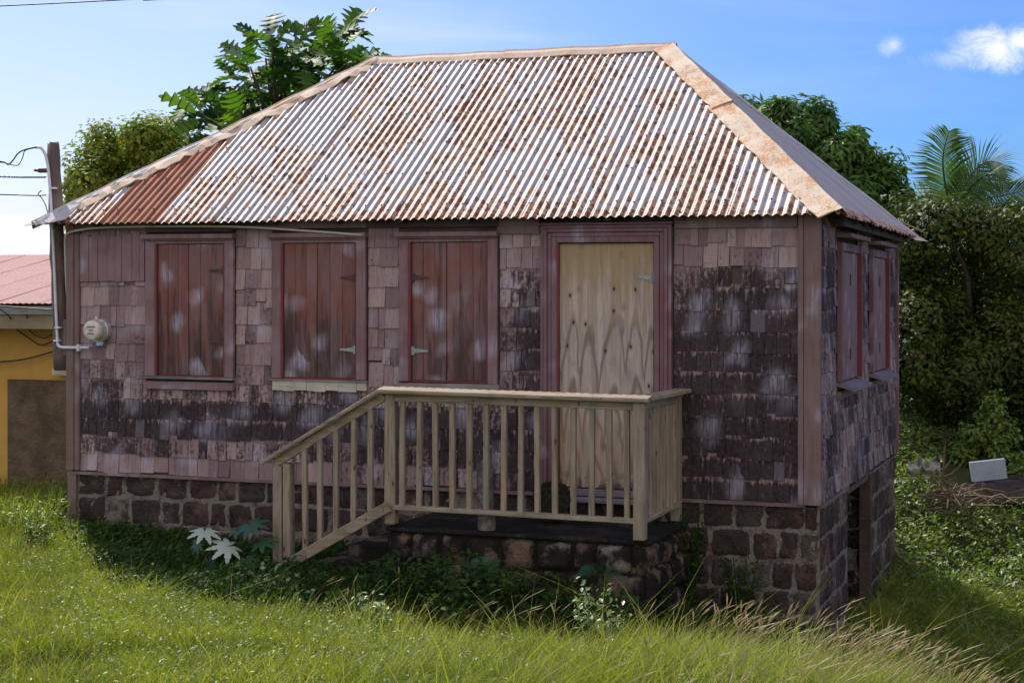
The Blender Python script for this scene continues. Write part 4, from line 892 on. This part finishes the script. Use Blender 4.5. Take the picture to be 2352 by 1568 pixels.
frond([c0, (2240, 460, T), (2310, 448, T-.3), (2380, 430, T-.5)], .55, 4)
frond([c0, (2150, 460, T+.3), (2110, 455, T+.6), (2080, 485, T+.8)], .45, 5)
frond([c0, (2260, 500, T-.2), (2330, 490, T-.4), (2390, 510, T-.6)], .5, 6)
frond([c0, (2120, 480, T+.9), (2090, 500, T+1.3), (2078, 540, T+1.6)], .45, 7)
frond([c0, (2200, 440, T+.4), (2222, 400, T+.6), (2225, 395, T+1.2)], .35, 8)
# ---- clutter in the right hand yard
TB = 21.0
def gpt(u, v, lo=12, hi=40):
    for i in range(600):
        t = lo+(hi-lo)*i/600; p = at(u, v, t)
        if p.z <= gn(p.x, p.y): return p
    return at(u, v, hi)
q = gpt(2266, 1105); T = (q-Vector((CX, CY, CZ))).dot(Vector((-ss, cc, 0)))-.9
b = MB(); cs = [at(2228, 1062, T), at(2308, 1053, T), at(2314, 1098, T), at(2235, 1106, T)]; b.prism([tuple(c) for c in cs], (-.02, .06, .0)); 
tag(b.build('white_board', 'white_board', None, False), 'pale white panel leaning on the ground under the right hand tree', 'panel')
b = MB(); q1 = at(2088, 1052, T-.3); n = 9; rn = random.Random(3); vs = []; fs = []
for i in range(n+1):
    for j_ in range(5): p = at(2085+75*i/n, 1050+10*j_+6*rn.random()+8*math.sin(i*1.4), T-.3+.2*j_*.2+.08*rn.uniform(-1, 1)); vs.append(tuple(p))
for i in range(n):
    for j_ in range(4): a = i*5+j_; fs.append([a, a+1, a+6, a+5])
b.add(vs, fs); tag(b.build('tarpaulin', 'tarp', None, False), 'crumpled grey striped tarpaulin beside the house corner at right', 'tarpaulin')
qbd = q; qa, qb = at(2130, 1000, T+2.6), at(2225, 1000, T+2.6); b = MB(); ga = gn(qa.x, qa.y)
b.box(min(qa.x, qb.x), max(qa.x, qb.x), qa.y, qa.y+1.5, ga-.2, qa.z); sh_ = b.build('red_shed', 'red_shed', None, False); tag(sh_, 'low dark red hut wall in shadow behind the dead branches', 'shed')
b = MB(); b.box(min(qa.x, qb.x)-.1, max(qa.x, qb.x)+.1, qa.y-.1, qa.y+1.6, qa.z+.003, qa.z+.05); o = b.build('roof', 'fascia_green', sh_, False)
b = MB(); rn = random.Random(9); pc_ = gpt(2205, 1165)
for i in range(190):
    a = rn.uniform(0, 6.28); l = rn.uniform(.12, .62); e = rn.uniform(-.05, .55); s0 = pc_+Vector((rn.gauss(0, .17), rn.gauss(0, .3), rn.uniform(.0, .2))); d = Vector((math.cos(a)*math.cos(e), math.sin(a)*math.cos(e), math.sin(e)*.7))
    r_ = rn.choice([.004, .006, .008, .014]); b.tube([s0, s0+d*l*.5+Vector((0, 0, rn.uniform(-.04, .06))), s0+d*l+Vector((0, 0, rn.uniform(-.1, .05)))], [r_, r_*.8, r_*.4], 5)
tag(b.build('brush_pile', 'bark_twig', None, False), 'heap of dead brown branches lying on the weeds at right', 'branches')
b = MB(); pp = at(2170, 1120, T-.2); 
b.tube([at(2160, 1118, T-.2), at(2168, 1070, T-.2), at(2172, 1005, T-.2)], [.014, .010, .004], 5)
for (u0, v0, u, v) in ((2167, 1080, 2192, 1032), (2169, 1055, 2152, 1035), (2165, 1095, 2204, 1070)): b.tube([at(u0, v0, T-.2), at((u0+u)/2+2, (v0+v)/2+4, T-.2), at(u, v, T-.2)], [.009, .007, .003], 5)
tag(b.build('bare_branch', 'bark_twig', None, False), 'bare forked dead branch standing up before the dark thicket', 'branch')
b = MB(); pd = gpt(2345, 1122); 
vs = []; n = 14
for j_ in range(5):
    for i in range(n): th = 2*math.pi*i/n; rr = (.95, .8, .5, .25, .02)[j_]; vs.append((pd.x+rr*1.3*math.cos(th), pd.y+rr*.9*math.sin(th), gn(pd.x, pd.y)+(-.1, .03, .08, .11, .12)[j_]+random.uniform(-.02, .02)))
b.add(vs, [[j_*n+i, j_*n+(i+1) % n, (j_+1)*n+(i+1) % n, (j_+1)*n+i] for j_ in range(4) for i in range(n)])
tag(b.build('dirt_mound', 'dirt', None, False, True), 'low mound of bare grey earth under the white board', 'earth mound')

# ---- ground cover
def inside(x, y, m=.05):
    h = (x > -m) & (x < W+m) & (y > -m) & (y < D+m); p = (x > PX0-m) & (x < PX1+m) & (y > YF-m) & (y < m)
    s_ = (x > 2.95) & (x < 3.8) & (y > YF+.1) & (y < 0); n_ = (x < -.9) & (y > NY-.06) & (y < 6.3)
    return h | p | s_ | n_
def wedge(n, t0, t1, a0=-.36, a1=.36, pw=1.0):
    t = np.sqrt(RS.rand(n)*(t1**2-t0**2)+t0**2) if pw == 1 else t0+(t1-t0)*RS.rand(n)**pw; a = a0+(a1-a0)*RS.rand(n)
    x = CX+t*(cc*a-ss); y = CY+t*(ss*a+cc); return x, y, t
def dark_growth_zone(x, y):
    """0..1: dark rank growth close against the house and its stair"""
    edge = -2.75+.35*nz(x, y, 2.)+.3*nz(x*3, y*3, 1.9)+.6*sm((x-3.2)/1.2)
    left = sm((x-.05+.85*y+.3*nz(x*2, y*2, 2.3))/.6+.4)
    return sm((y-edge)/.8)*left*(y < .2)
def blades(name, label, x, y, h, w, mat, lean=(.25, 0), leanr=.25, r=None, r2=None, seg=3, kind='stuff'):
    n = len(x); z = ground(x, y)-.01; th = RS.rand(n)*2*np.pi; wx, wy = np.cos(th)*w/2, np.sin(th)*w/2
    lx = (lean[0]+leanr*RS.normal(size=n))*h; ly = (lean[1]+leanr*RS.normal(size=n))*h; vs = []
    for k in range(seg):
        f = k/seg; ww = 1-.55*f; cxk, cyk = x+lx*f**1.8, y+ly*f**1.8; zk = z+h*f*(1-.12*f)
        vs += [np.stack([cxk-wx*ww, cyk-wy*ww, zk], 1), np.stack([cxk+wx*ww, cyk+wy*ww, zk], 1)]
    vs.append(np.stack([x+lx, y+ly, z+h*.9], 1)); m = len(vs); V_ = np.stack(vs, 1).reshape(-1, 3); b0 = np.arange(n)*m; F_ = []
    for k in range(seg-1): a = 2*k; F_ += [np.stack([b0+a, b0+a+1, b0+a+3], 1), np.stack([b0+a, b0+a+3, b0+a+2], 1)]
    a = 2*(seg-1); F_.append(np.stack([b0+a, b0+a+1, b0+a+2], 1)); nf = len(F_); F_ = np.stack(F_, 1).reshape(-1, 3)
    r = RS.rand(n) if r is None else r; r2 = RS.rand(n) if r2 is None else r2
    o = mesh(name, V_, F_, mat, None, False, True, {'rnd': np.repeat(r, nf), 'rnd2': np.repeat(r2, nf)}); tag(o, label, 'grass', kind=kind); return V_, np.stack([x+lx, y+ly, z+h*.9], 1), np.stack([lx, ly, h], 1)
# lawn
x, y, t = wedge(300000, 6.4, 17.5); k = ~inside(x, y) & (x < 8.6+.0*y); x, y, t = x[k], y[k], t[k]
sz = dark_growth_zone(x, y); keep = RS.rand(len(x)) > sz*.97; x, y, t, sz = x[keep], y[keep], t[keep], sz[keep]
tuft = np.clip(.5+.45*nz(x*2.2, y*2.2, 1.4)+.35*nz(x*5+1, y*5, 1.3), 0, 1.2); h = (.04+.21*tuft**1.6*RS.rand(len(x))**.8+.03*RS.rand(len(x)))*(1+.9*(RS.rand(len(x)) < .04)); h = h*(1+.8*sm((x-5.2)/1.5))
rr = np.clip(.25+.45*tuft+.25*nz(x, y, 1.5)+.25*RS.normal(size=len(x)), 0, 1)
blades('grass', 'short sunlit yellow green lawn grass in front of the house', x, y, h, .0045+.004*RS.rand(len(x))**2, 'grass', (.15+1.0*nz(x*2.5, y*2.5+4, 1.7), .8*nz(x*2.1+7, y*2.1, 1.9)), .45, r=rr)
# broad leaves in the lawn
def weeds(name, label, x, y, hmax, size, mat, per=1, hpow=1.0, cat='weeds', n0=1., tpl=LEAFT):
    n = len(x); z = ground(x, y)+hmax*RS.rand(n)**hpow; P = np.stack([x, y, z], 1); N = RS.normal(size=(n, 3))*.55+np.array([-.25, -.15, n0])
    o = scatter(name, tpl[0], tpl[1], P, N, size*(.5+.8*RS.rand(n)), mat, None); return tag(o, label, cat, kind='stuff')
x, y, t = wedge(130000, 6.4, 17, -.36, .36); k = ~inside(x, y) & (nz(x*1.3, y*1.3, 1.7)+.5*nz(x+5, y, 4) > -.25) & (x < 8.6); x, y = x[k], y[k]
k = RS.rand(len(x)) > dark_growth_zone(x, y); weeds('lawn_weeds', 'small glossy leaved weeds scattered through the sunny lawn', x[k], y[k], .15, .025, 'weed_light')
# rank dark growth against the house
x = RS.rand(100000)*8.6-.2; y = -3.3+3.4*RS.rand(100000); sz = dark_growth_zone(x, y); k = ~inside(x, y, .02) & (RS.rand(len(x)) < sz); x, y = x[k], y[k]
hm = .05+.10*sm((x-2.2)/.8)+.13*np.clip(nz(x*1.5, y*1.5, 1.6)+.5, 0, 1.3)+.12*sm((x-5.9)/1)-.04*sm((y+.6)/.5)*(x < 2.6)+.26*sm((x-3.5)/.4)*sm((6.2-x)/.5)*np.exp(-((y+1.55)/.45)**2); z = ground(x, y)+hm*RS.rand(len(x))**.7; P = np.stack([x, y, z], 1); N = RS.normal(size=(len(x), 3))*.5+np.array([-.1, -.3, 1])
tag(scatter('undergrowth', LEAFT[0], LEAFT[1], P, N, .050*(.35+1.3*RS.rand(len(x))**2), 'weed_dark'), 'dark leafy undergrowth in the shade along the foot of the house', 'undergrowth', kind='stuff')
x = RS.rand(42000)*8-.1; y = -3.3+3.3*RS.rand(42000); k = ~inside(x, y, .02) & (RS.rand(len(x)) < dark_growth_zone(x, y)) ; x, y = x[k], y[k]
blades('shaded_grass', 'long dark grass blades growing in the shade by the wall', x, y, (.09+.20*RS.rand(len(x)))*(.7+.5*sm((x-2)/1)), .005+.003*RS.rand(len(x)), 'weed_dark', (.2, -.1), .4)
# left bank of weeds by the yellow house
x = -2.6+2.9*RS.rand(9000); y = -.9+2.4*RS.rand(9000); k = ~inside(x, y, .02) & (x < .15-.0*y); x, y = x[k], y[k]
weeds('corner_weeds', 'bright weeds heaped at the left corner of the house', x, y, .26, .045, 'weed_light')
x = -3+3.0*RS.rand(5000); y = -.6+2.2*RS.rand(5000); k = ~inside(x, y, .02); x, y = x[k], y[k]
blades('corner_grass', 'rough tall grass between the house and the yellow house', x, y, .15+.3*RS.rand(len(x)), .006+0*x, 'grass', (.2, -.1), .3)
# right yard ground cover
x, y, t = wedge(110000, 12.0, 36, .185, .40); k = ~inside(x, y) & ((x > W+.1) | (y > D+.1)); x, y = x[k], y[k]; hm = .12+.16*np.clip(nz(x, y, 1.5)+.5, 0, 1.3)
z = ground(x, y)+hm*RS.rand(len(x))**.6; N = RS.normal(size=(len(x), 3))*.5+np.array([-.3, -.1, 1])
kk = ((x-pd.x)**2+(y-pd.y)**2 > .7) & ((x-qbd.x)**2+((y-qbd.y)/2.2)**2 > .30) & ((x-pc_.x)**2+(y-pc_.y)**2 > .12) ; x, y, z, N = x[kk], y[kk], z[kk], N[kk]
tag(scatter('yard_weeds', LEAFT[0], LEAFT[1], np.stack([x, y, z], 1), N, .06*(.5+RS.rand(len(x))), 'weed_light'), 'mat of bright green weeds covering the yard to the right', 'weeds', kind='stuff')
# tall seeding grass
def seedgrass(name, label, n, xr_, yr_, dens, hh, hmul=1.):
    x = xr_[0]+(xr_[1]-xr_[0])*RS.rand(n); y = yr_[0]+(yr_[1]-yr_[0])*RS.rand(n); k = RS.rand(n) < dens(x, y)*np.clip(.75+.6*nz(x*2+3, y*2, 2.2), .15, 1); x, y = x[k], y[k]; n = len(x)
    h = hh[0]+(hh[1]-hh[0])*RS.rand(n)*(.7+.3*nz(x, y, 2)); 
    blades(name, label, x, y, h*(.45+.4*RS.rand(n)), .005+.003*RS.rand(n), 'seed_grass', (.35, -.05), .34, seg=3)
    m = RS.rand(n) < .11; x, y, h = x[m], y[m], h[m]; n = len(x); z = ground(x, y); z0 = z; lx = (.36+.22*RS.normal(size=n))*h; ly = .10*RS.normal(size=n)*h
    V_ = []; F_ = []; ks = 8
    rings = []
    for f, rr_ in ((0, .0012), (.5, .0011), (.80, .0010), (.84, .0042), (.92, .0058), (1.0, .001)):
        px = x+lx*f**2.2; py = y+ly*f**2.2; pz = z0+h*f*(1-.16*f*f)*1.06
        for q in range(3): th = 2.094*q; rings.append(np.stack([px+rr_*math.cos(th)-rr_*.0, py+rr_*math.sin(th), pz+rr_*.5*math.sin(th+1)], 1))
    V_ = np.stack(rings, 1).reshape(-1, 3); b0 = np.arange(n)*18; ra = []; 
    for s_ in range(5):
        for q in range(3):
            a, b__ = s_*3+q, s_*3+(q+1) % 3; F_.append(np.stack([b0+a, b0+b__, b0+b__+3, b0+a+3], 1))
    nf = len(F_); F_ = np.stack(F_, 1).reshape(-1, 4); o = mesh('seed_heads', V_, F_, 'seed_head', None, False, True, {'rnd': np.repeat(RS.rand(n), nf), 'rnd2': np.repeat(RS.rand(n), nf)})
    return o
dR = lambda x, y: (sm((x-(6.75-.25*(y+4.7)))/.7)+.06*sm((x-5.2)/.6))*sm((y+7.4)/.6)*sm((-3.2-y)/.6)
o = seedgrass('tall_grass', 'tall straw coloured seeding grass leaning right in the right foreground', 44000, (5.2, 10.8), (-7.4, -2.2), dR, (.38, .62)); tag(o, 'pale tan seed heads nodding on the tall grass at lower right', 'seed heads', kind='stuff')
dM = lambda x, y: .5*np.exp(-((x-5.15+.35*(y+3.2))/.75)**2)*np.exp(-((y+3.1)/.55)**2)*(1+.6*nz(x, y, 3))+.35*np.exp(-((x-4.2)/.45)**2-((y+2.9)/.4)**2)
o = seedgrass('tall_grass', 'wispy clump of seeding grass in front of the porch', 5200, (3.2, 7.0), (-4.6, -1.8), dM, (.36, .60)); tag(o, 'golden seed heads of the grass clump before the porch', 'seed heads', kind='stuff')
# ---- individual plants near the house
def palmate(nl=8, ser=3):
    out = []; vs = [(0, 0, 0)]; fs = []
    for i in range(nl):
        a = -2.5+5.0*i/(nl-1); L_ = (.62 if i in (0, nl-1) else .82 if i in (1, nl-2) else 1.0); ca, sa = math.cos(a), math.sin(a)
        for (r_, w) in ((.30, .11), (.45, .17), (.5, .13), (.66, .15), (.70, .10), (.84, .09), (1.0, 0.)):
            for sg in (1, -1): x_, y_ = r_*L_, sg*w*L_; vs.append((x_*ca-y_*sa, x_*sa+y_*ca, -.18*r_*r_+.10*abs(w)))
        b0 = 1+i*14
        fs.append([0, b0+1, b0, b0])
        for k in range(6): fs.append([b0+2*k, b0+2*k+1, b0+2*k+3, b0+2*k+2])
    fs2 = []
    for f in fs: fs2 += [[f[0], f[1], f[2]], [f[0], f[2], f[3]]] if f[2] != f[3] else [[f[0], f[1], f[2]]]
    return vs, fs2
PAL = palmate()
ca = root('castor_plant', 'castor plant with broad star shaped leaves left of the stair rail', 'plant', (2.1, -.95, gn(2.1, -.95)))
stems = MB(); cb_ = Vector((2.1, -.95, gn(2.1, -.95)))
spec = [(470, 1215, .26, 'p', (.35, -.6, .25), (.25, -.35, .85)), (525, 1250, .31, 'p', (-.5, -.7, -.1), (.3, -.4, .85)), (575, 1200, .28, 'g', (.5, -.3, .1), (0, -.5, .9)), (545, 1212, .26, 'g', (.2, .1, .1), (0, -.3, 1)), (600, 1240, .25, 'g', (1, 0, 0), (0, -.4, 1)), (480, 1290, .18, 'g', (-.4, -.4, -.6), (-.3, -.8, .3)), (455, 1245, .17, 'g', (-.8, -.3, -.4), (-.3, -.8, .4)), (565, 1280, .2, 'g', (.4, -.4, -.3), (0, -.6, .8))]
bag = {'p': [[], [], [], []], 'g': [[], [], [], []]}
for (u, v, s_, kd, d, nm) in spec:
    x, z = onY(u, v, -1.35); p = Vector((x, -1.35, z)); stems.tube(spline([cb_, cb_.lerp(p, .6)+Vector((0, 0, .05)), p], 4), .007, 6); q = bag[kd]; q[0].append(tuple(p)); q[1].append(nm); q[2].append(s_*.62); q[3].append(d)
stems.build('stem', 'weed_dark', ca, False, True)
for kd, mt_ in (('p', 'leaf_castor_glare'), ('g', 'leaf_castor')):
    q = bag[kd]; o = scatter('leaves', PAL[0], PAL[1], np.array(q[0]), np.array(q[1], float), np.array(q[2]), mt_, ca, spin=np.array(q[3], float))
    if kd == 'p': o['label'] = 'two leaves with sun glare painted in as pale colour'
def fern(u, v, y, s_, label, nfr=11, seed=0):
    rn = random.Random(seed); x, z = onY(u, v, y); p = Vector((x, y, z)); b = MB()
    for k in range(nfr):
        a = rn.uniform(0, 6.28); e = rn.uniform(.3, 1.3); d = Vector((math.cos(a)*math.cos(e), math.sin(a)*math.cos(e)-.2, math.sin(e))); pts = [p+d*s_*f+Vector((0, 0, -.4*s_*f*f)) for f in np.linspace(0, 1, 12)]
        b.tube(pts, .002, 4)
        for i in range(2, 12):
            ax = (pts[i]-pts[i-1]).normalized(); sd = ax.cross(Vector((0, -.6, .8))).normalized(); l = s_*.28*math.sin(math.pi*min(1, i/11.5))+.01
            for sg in (1, -1): t_ = pts[i]+(sd*sg+ax*.5).normalized()*l; b.add([pts[i]-ax*.006, t_, pts[i]+ax*.006], [[0, 1, 2]])
    rt = tag(b.build('fern', 'leaf_castor', None, False), label, 'fern'); return rt
fern(1112, 1310, -1.32, .19, 'dark fern against the middle of the porch stonework', 12, 1)
fern(1375, 1320, -1.30, .20, 'narrow leaved fern at the right corner of the porch stones', 10, 2)
def shrub(name, label, cen, r_, n, leaf, mat, seed, squash=1.3, cat='plant'):
    rt = root(name, label, cat, (cen[0], cen[1], gn(cen[0], cen[1]))); g0 = gn(cen[0], cen[1]); b = MB(); rn = random.Random(seed); tips = []
    for k in range(9): t = Vector((cen[0]+rn.uniform(-1, 1)*r_, cen[1]+rn.uniform(-.6, .6)*r_, cen[2]+rn.uniform(-.3, 1)*r_*squash)); tips.append(t); b.tube(spline([Vector((cen[0], cen[1], g0)), Vector((cen[0], cen[1], g0)).lerp(t, .6)+Vector((0, 0, .04)), t], 4), .004, 5)
    b.build('stem', 'weed_dark', rt, False); P = []; 
    for i in range(n): t = rn.choice(tips); q = Vector((cen[0], cen[1], g0)).lerp(t, rn.uniform(.45, 1)); P.append(tuple(q+Vector((rn.gauss(0, .03), rn.gauss(0, .03), rn.gauss(0, .025)))))
    P = np.array(P); scatter('leaves', LEAF4[0], LEAFT[1], P, RS.normal(size=(n, 3))*.5+np.array([-.3, -.3, 1]), leaf*(.6+.7*RS.rand(n)), mat, rt); return rt
def cpt(u, v, y): x, z = onY(u, v, y); return (x, y, z)
shrub('leafy_weed', 'pale glossy leaved weed in sun before the right end of the porch', cpt(1385, 1400, -2.3), .24, 230, .05, 'leaf_pale', 3, 1.0)
shrub('leafy_weed', 'sunlit leafy weed standing below the foot of the stair rail', cpt(585, 1350, -1.9), .17, 170, .05, 'leaf_pale', 4)
shrub('leafy_weed', 'small bright weed between the stair foot and the castor plant', cpt(520, 1385, -2.2), .13, 120, .045, 'weed_light', 13)
shrub('leafy_weed', 'low pale weed in the sunny grass in front of the stone steps', cpt(860, 1400, -2.3), .18, 180, .045, 'leaf_pale', 14, .8)
shrub('leafy_weed', 'bushy green weed at the far left beside the yellow house wall', cpt(75, 1225, -.9), .22, 240, .05, 'weed_light', 15, .9)
shrub('foundation_shrub', 'dark green leafy plant climbing the foundation right of the porch', cpt(1700, 1340, -.18), .17, 420, .05, 'weed_dark', 5, 1.6)
shrub('hanging_vine', 'dark vine growing up the gap between porch and house foundation', cpt(1590, 1250, -.12), .11, 330, .045, 'weed_dark', 6, 3.2)
shrub('foundation_shrub', 'low dark plant at the base of the right porch corner', cpt(1535, 1365, -.9), .16, 260, .05, 'weed_dark', 7, .9)

# ================================================================ CAMERA, LIGHT, SKY
cam = bpy.data.cameras.new('camera'); co = link('camera', cam); co.location = (CX, CY, CZ); co.rotation_euler = (math.pi/2, 0, YAW)
cam.sensor_width = 36; cam.lens = FP/2352*36; cam.shift_y = -(784-HZ)/2352; cam.clip_end = 2000; S.camera = co
EL_S, AZ = math.radians(46.5), math.radians(46)       # azimuth measured from +y towards -x
sd = Vector((-math.sin(AZ)*math.cos(EL_S), math.cos(AZ)*math.cos(EL_S), math.sin(EL_S)))
sun = bpy.data.lights.new('sun', 'SUN'); sun.energy = 3.15; sun.angle = math.radians(.5); sun.color = (1, .93, .82); so = link('sun', sun)
so.rotation_euler = sd.to_track_quat('Z', 'Y').to_euler()
w = bpy.data.worlds.new('World'); S.world = w; w.use_nodes = True; g = G('w', w.node_tree)
sky = g.n('ShaderNodeTexSky', sky_type='NISHITA', sun_disc=False); sky.sun_elevation = EL_S; sky.sun_rotation = -AZ; sky.air_density = 1.0; sky.dust_density = .6; sky.ozone_density = 3.0
dirv = g.n('ShaderNodeTexCoord').outputs['Generated']
def dot(v): x = g.n('ShaderNodeVectorMath', operation='DOT_PRODUCT'); g.L(dirv, x.inputs[0]); x.inputs[1].default_value = v; return x.outputs['Value']
fx, fy = dot((cc, ss, 0)), dot((-ss, cc, 0)); up = dot((0, 0, 1)); fy = g.ma('MAXIMUM', fy, .05)
A_, B_ = g.ma('DIVIDE', fx, fy), g.ma('DIVIDE', up, fy)    # bearing and height of the sky direction about the north-west
cv = g.n('ShaderNodeCombineXYZ'); g.L(A_, cv.inputs[0]); g.L(B_, cv.inputs[1]); ab = cv.outputs[0]
def cloud(u, v, ru, rv, hard=.5, seed=0, sc_=26):
    a0, b0 = (u-1176)/FP, (HZ-v)/FP; dx = g.ma('DIVIDE', g.ma('SUBTRACT', A_, a0), ru/FP); dy = g.ma('DIVIDE', g.ma('SUBTRACT', B_, b0), rv/FP)
    d = g.ma('SQRT', g.ma('ADD', g.ma('MULTIPLY', dx, dx), g.ma('MULTIPLY', dy, dy))); n = g.noise(g.sc(ab, (1, 1.3, 1), (seed, seed*.7, 0)), sc_, 8, .68, .5)
    return g.st(g.ma('SUBTRACT', g.ma('ADD', g.ma('MULTIPLY', n, 1.9), .05), d), .05, .05+hard)
ms = [g.ma('MULTIPLY', cloud(2290, 112, 130, 66, 1.1, 1.3, 40), .92), g.ma('MULTIPLY', cloud(2350, 95, 100, 50, 1.1, 2.3, 40), .9), g.ma('MULTIPLY', cloud(2052, 105, 44, 36, 1.3, 3.9, 60), .60), g.ma('MULTIPLY', cloud(2180, 135, 120, 40, .9, 6.1), .28), g.ma('MULTIPLY', cloud(20, 555, 150, 62, .6, 8.2, 18), .95)]
m = ms[0]
for q in ms[1:]: m = g.ma('MAXIMUM', m, q)
wisp = g.noise(g.sc(ab, (3.2, 16, 1), (.6, .4, 0)), 1, 5, .55, .4); wl = g.ma('MULTIPLY', g.st(wisp, .42, .72), g.ma('ADD', .12, g.ma('MULTIPLY', g.st(A_, .25, -.18), .50)))
haze = g.ma('MULTIPLY', g.st(A_, .05, -.34), .22)
hs = g.n('ShaderNodeHueSaturation'); g.L(sky.outputs[0], hs.inputs['Color']); hs.inputs['Saturation'].default_value = 1.15; hs.inputs['Value'].default_value = .92
sdv = (-.69, .367, .62)
pol = g.mix(g.st(dot(sdv), .45, .80), (.22, .385, .70), (.62, .60, .80)); tint = g.mix(1, hs.outputs[0], pol, 'MULTIPLY')
c = g.mix(g.ma('MAXIMUM', wl, haze), tint, (4.0, 4.4, 5.6)); c = g.mix(m, c, (6.0, 6.0, 6.3))
back = dot((ss, -cc, 0)); cn_ = g.noise(dirv, 2.6, 7, .6, .3)     # unseen cloud bank added behind the camera as neutral fill for the front wall
c = g.mix(g.ma('MULTIPLY', g.ma('MULTIPLY', g.st(cn_, .40, .55), g.st(back, .0, .35)), g.st(up, -.02, .05)), c, (5.6, 5.2, 5.1))
bg = g.n('ShaderNodeBackground'); g.L(c, bg.inputs[0]); bg.inputs[1].default_value = .13; o = g.n('ShaderNodeOutputWorld'); g.L(bg.outputs[0], o.inputs[0])
S.view_settings.view_transform = 'Standard'; S.view_settings.look = 'None'; S.view_settings.exposure = .62; S.view_settings.gamma = 1
S.render.resolution_x = 1024; S.render.resolution_y = 682
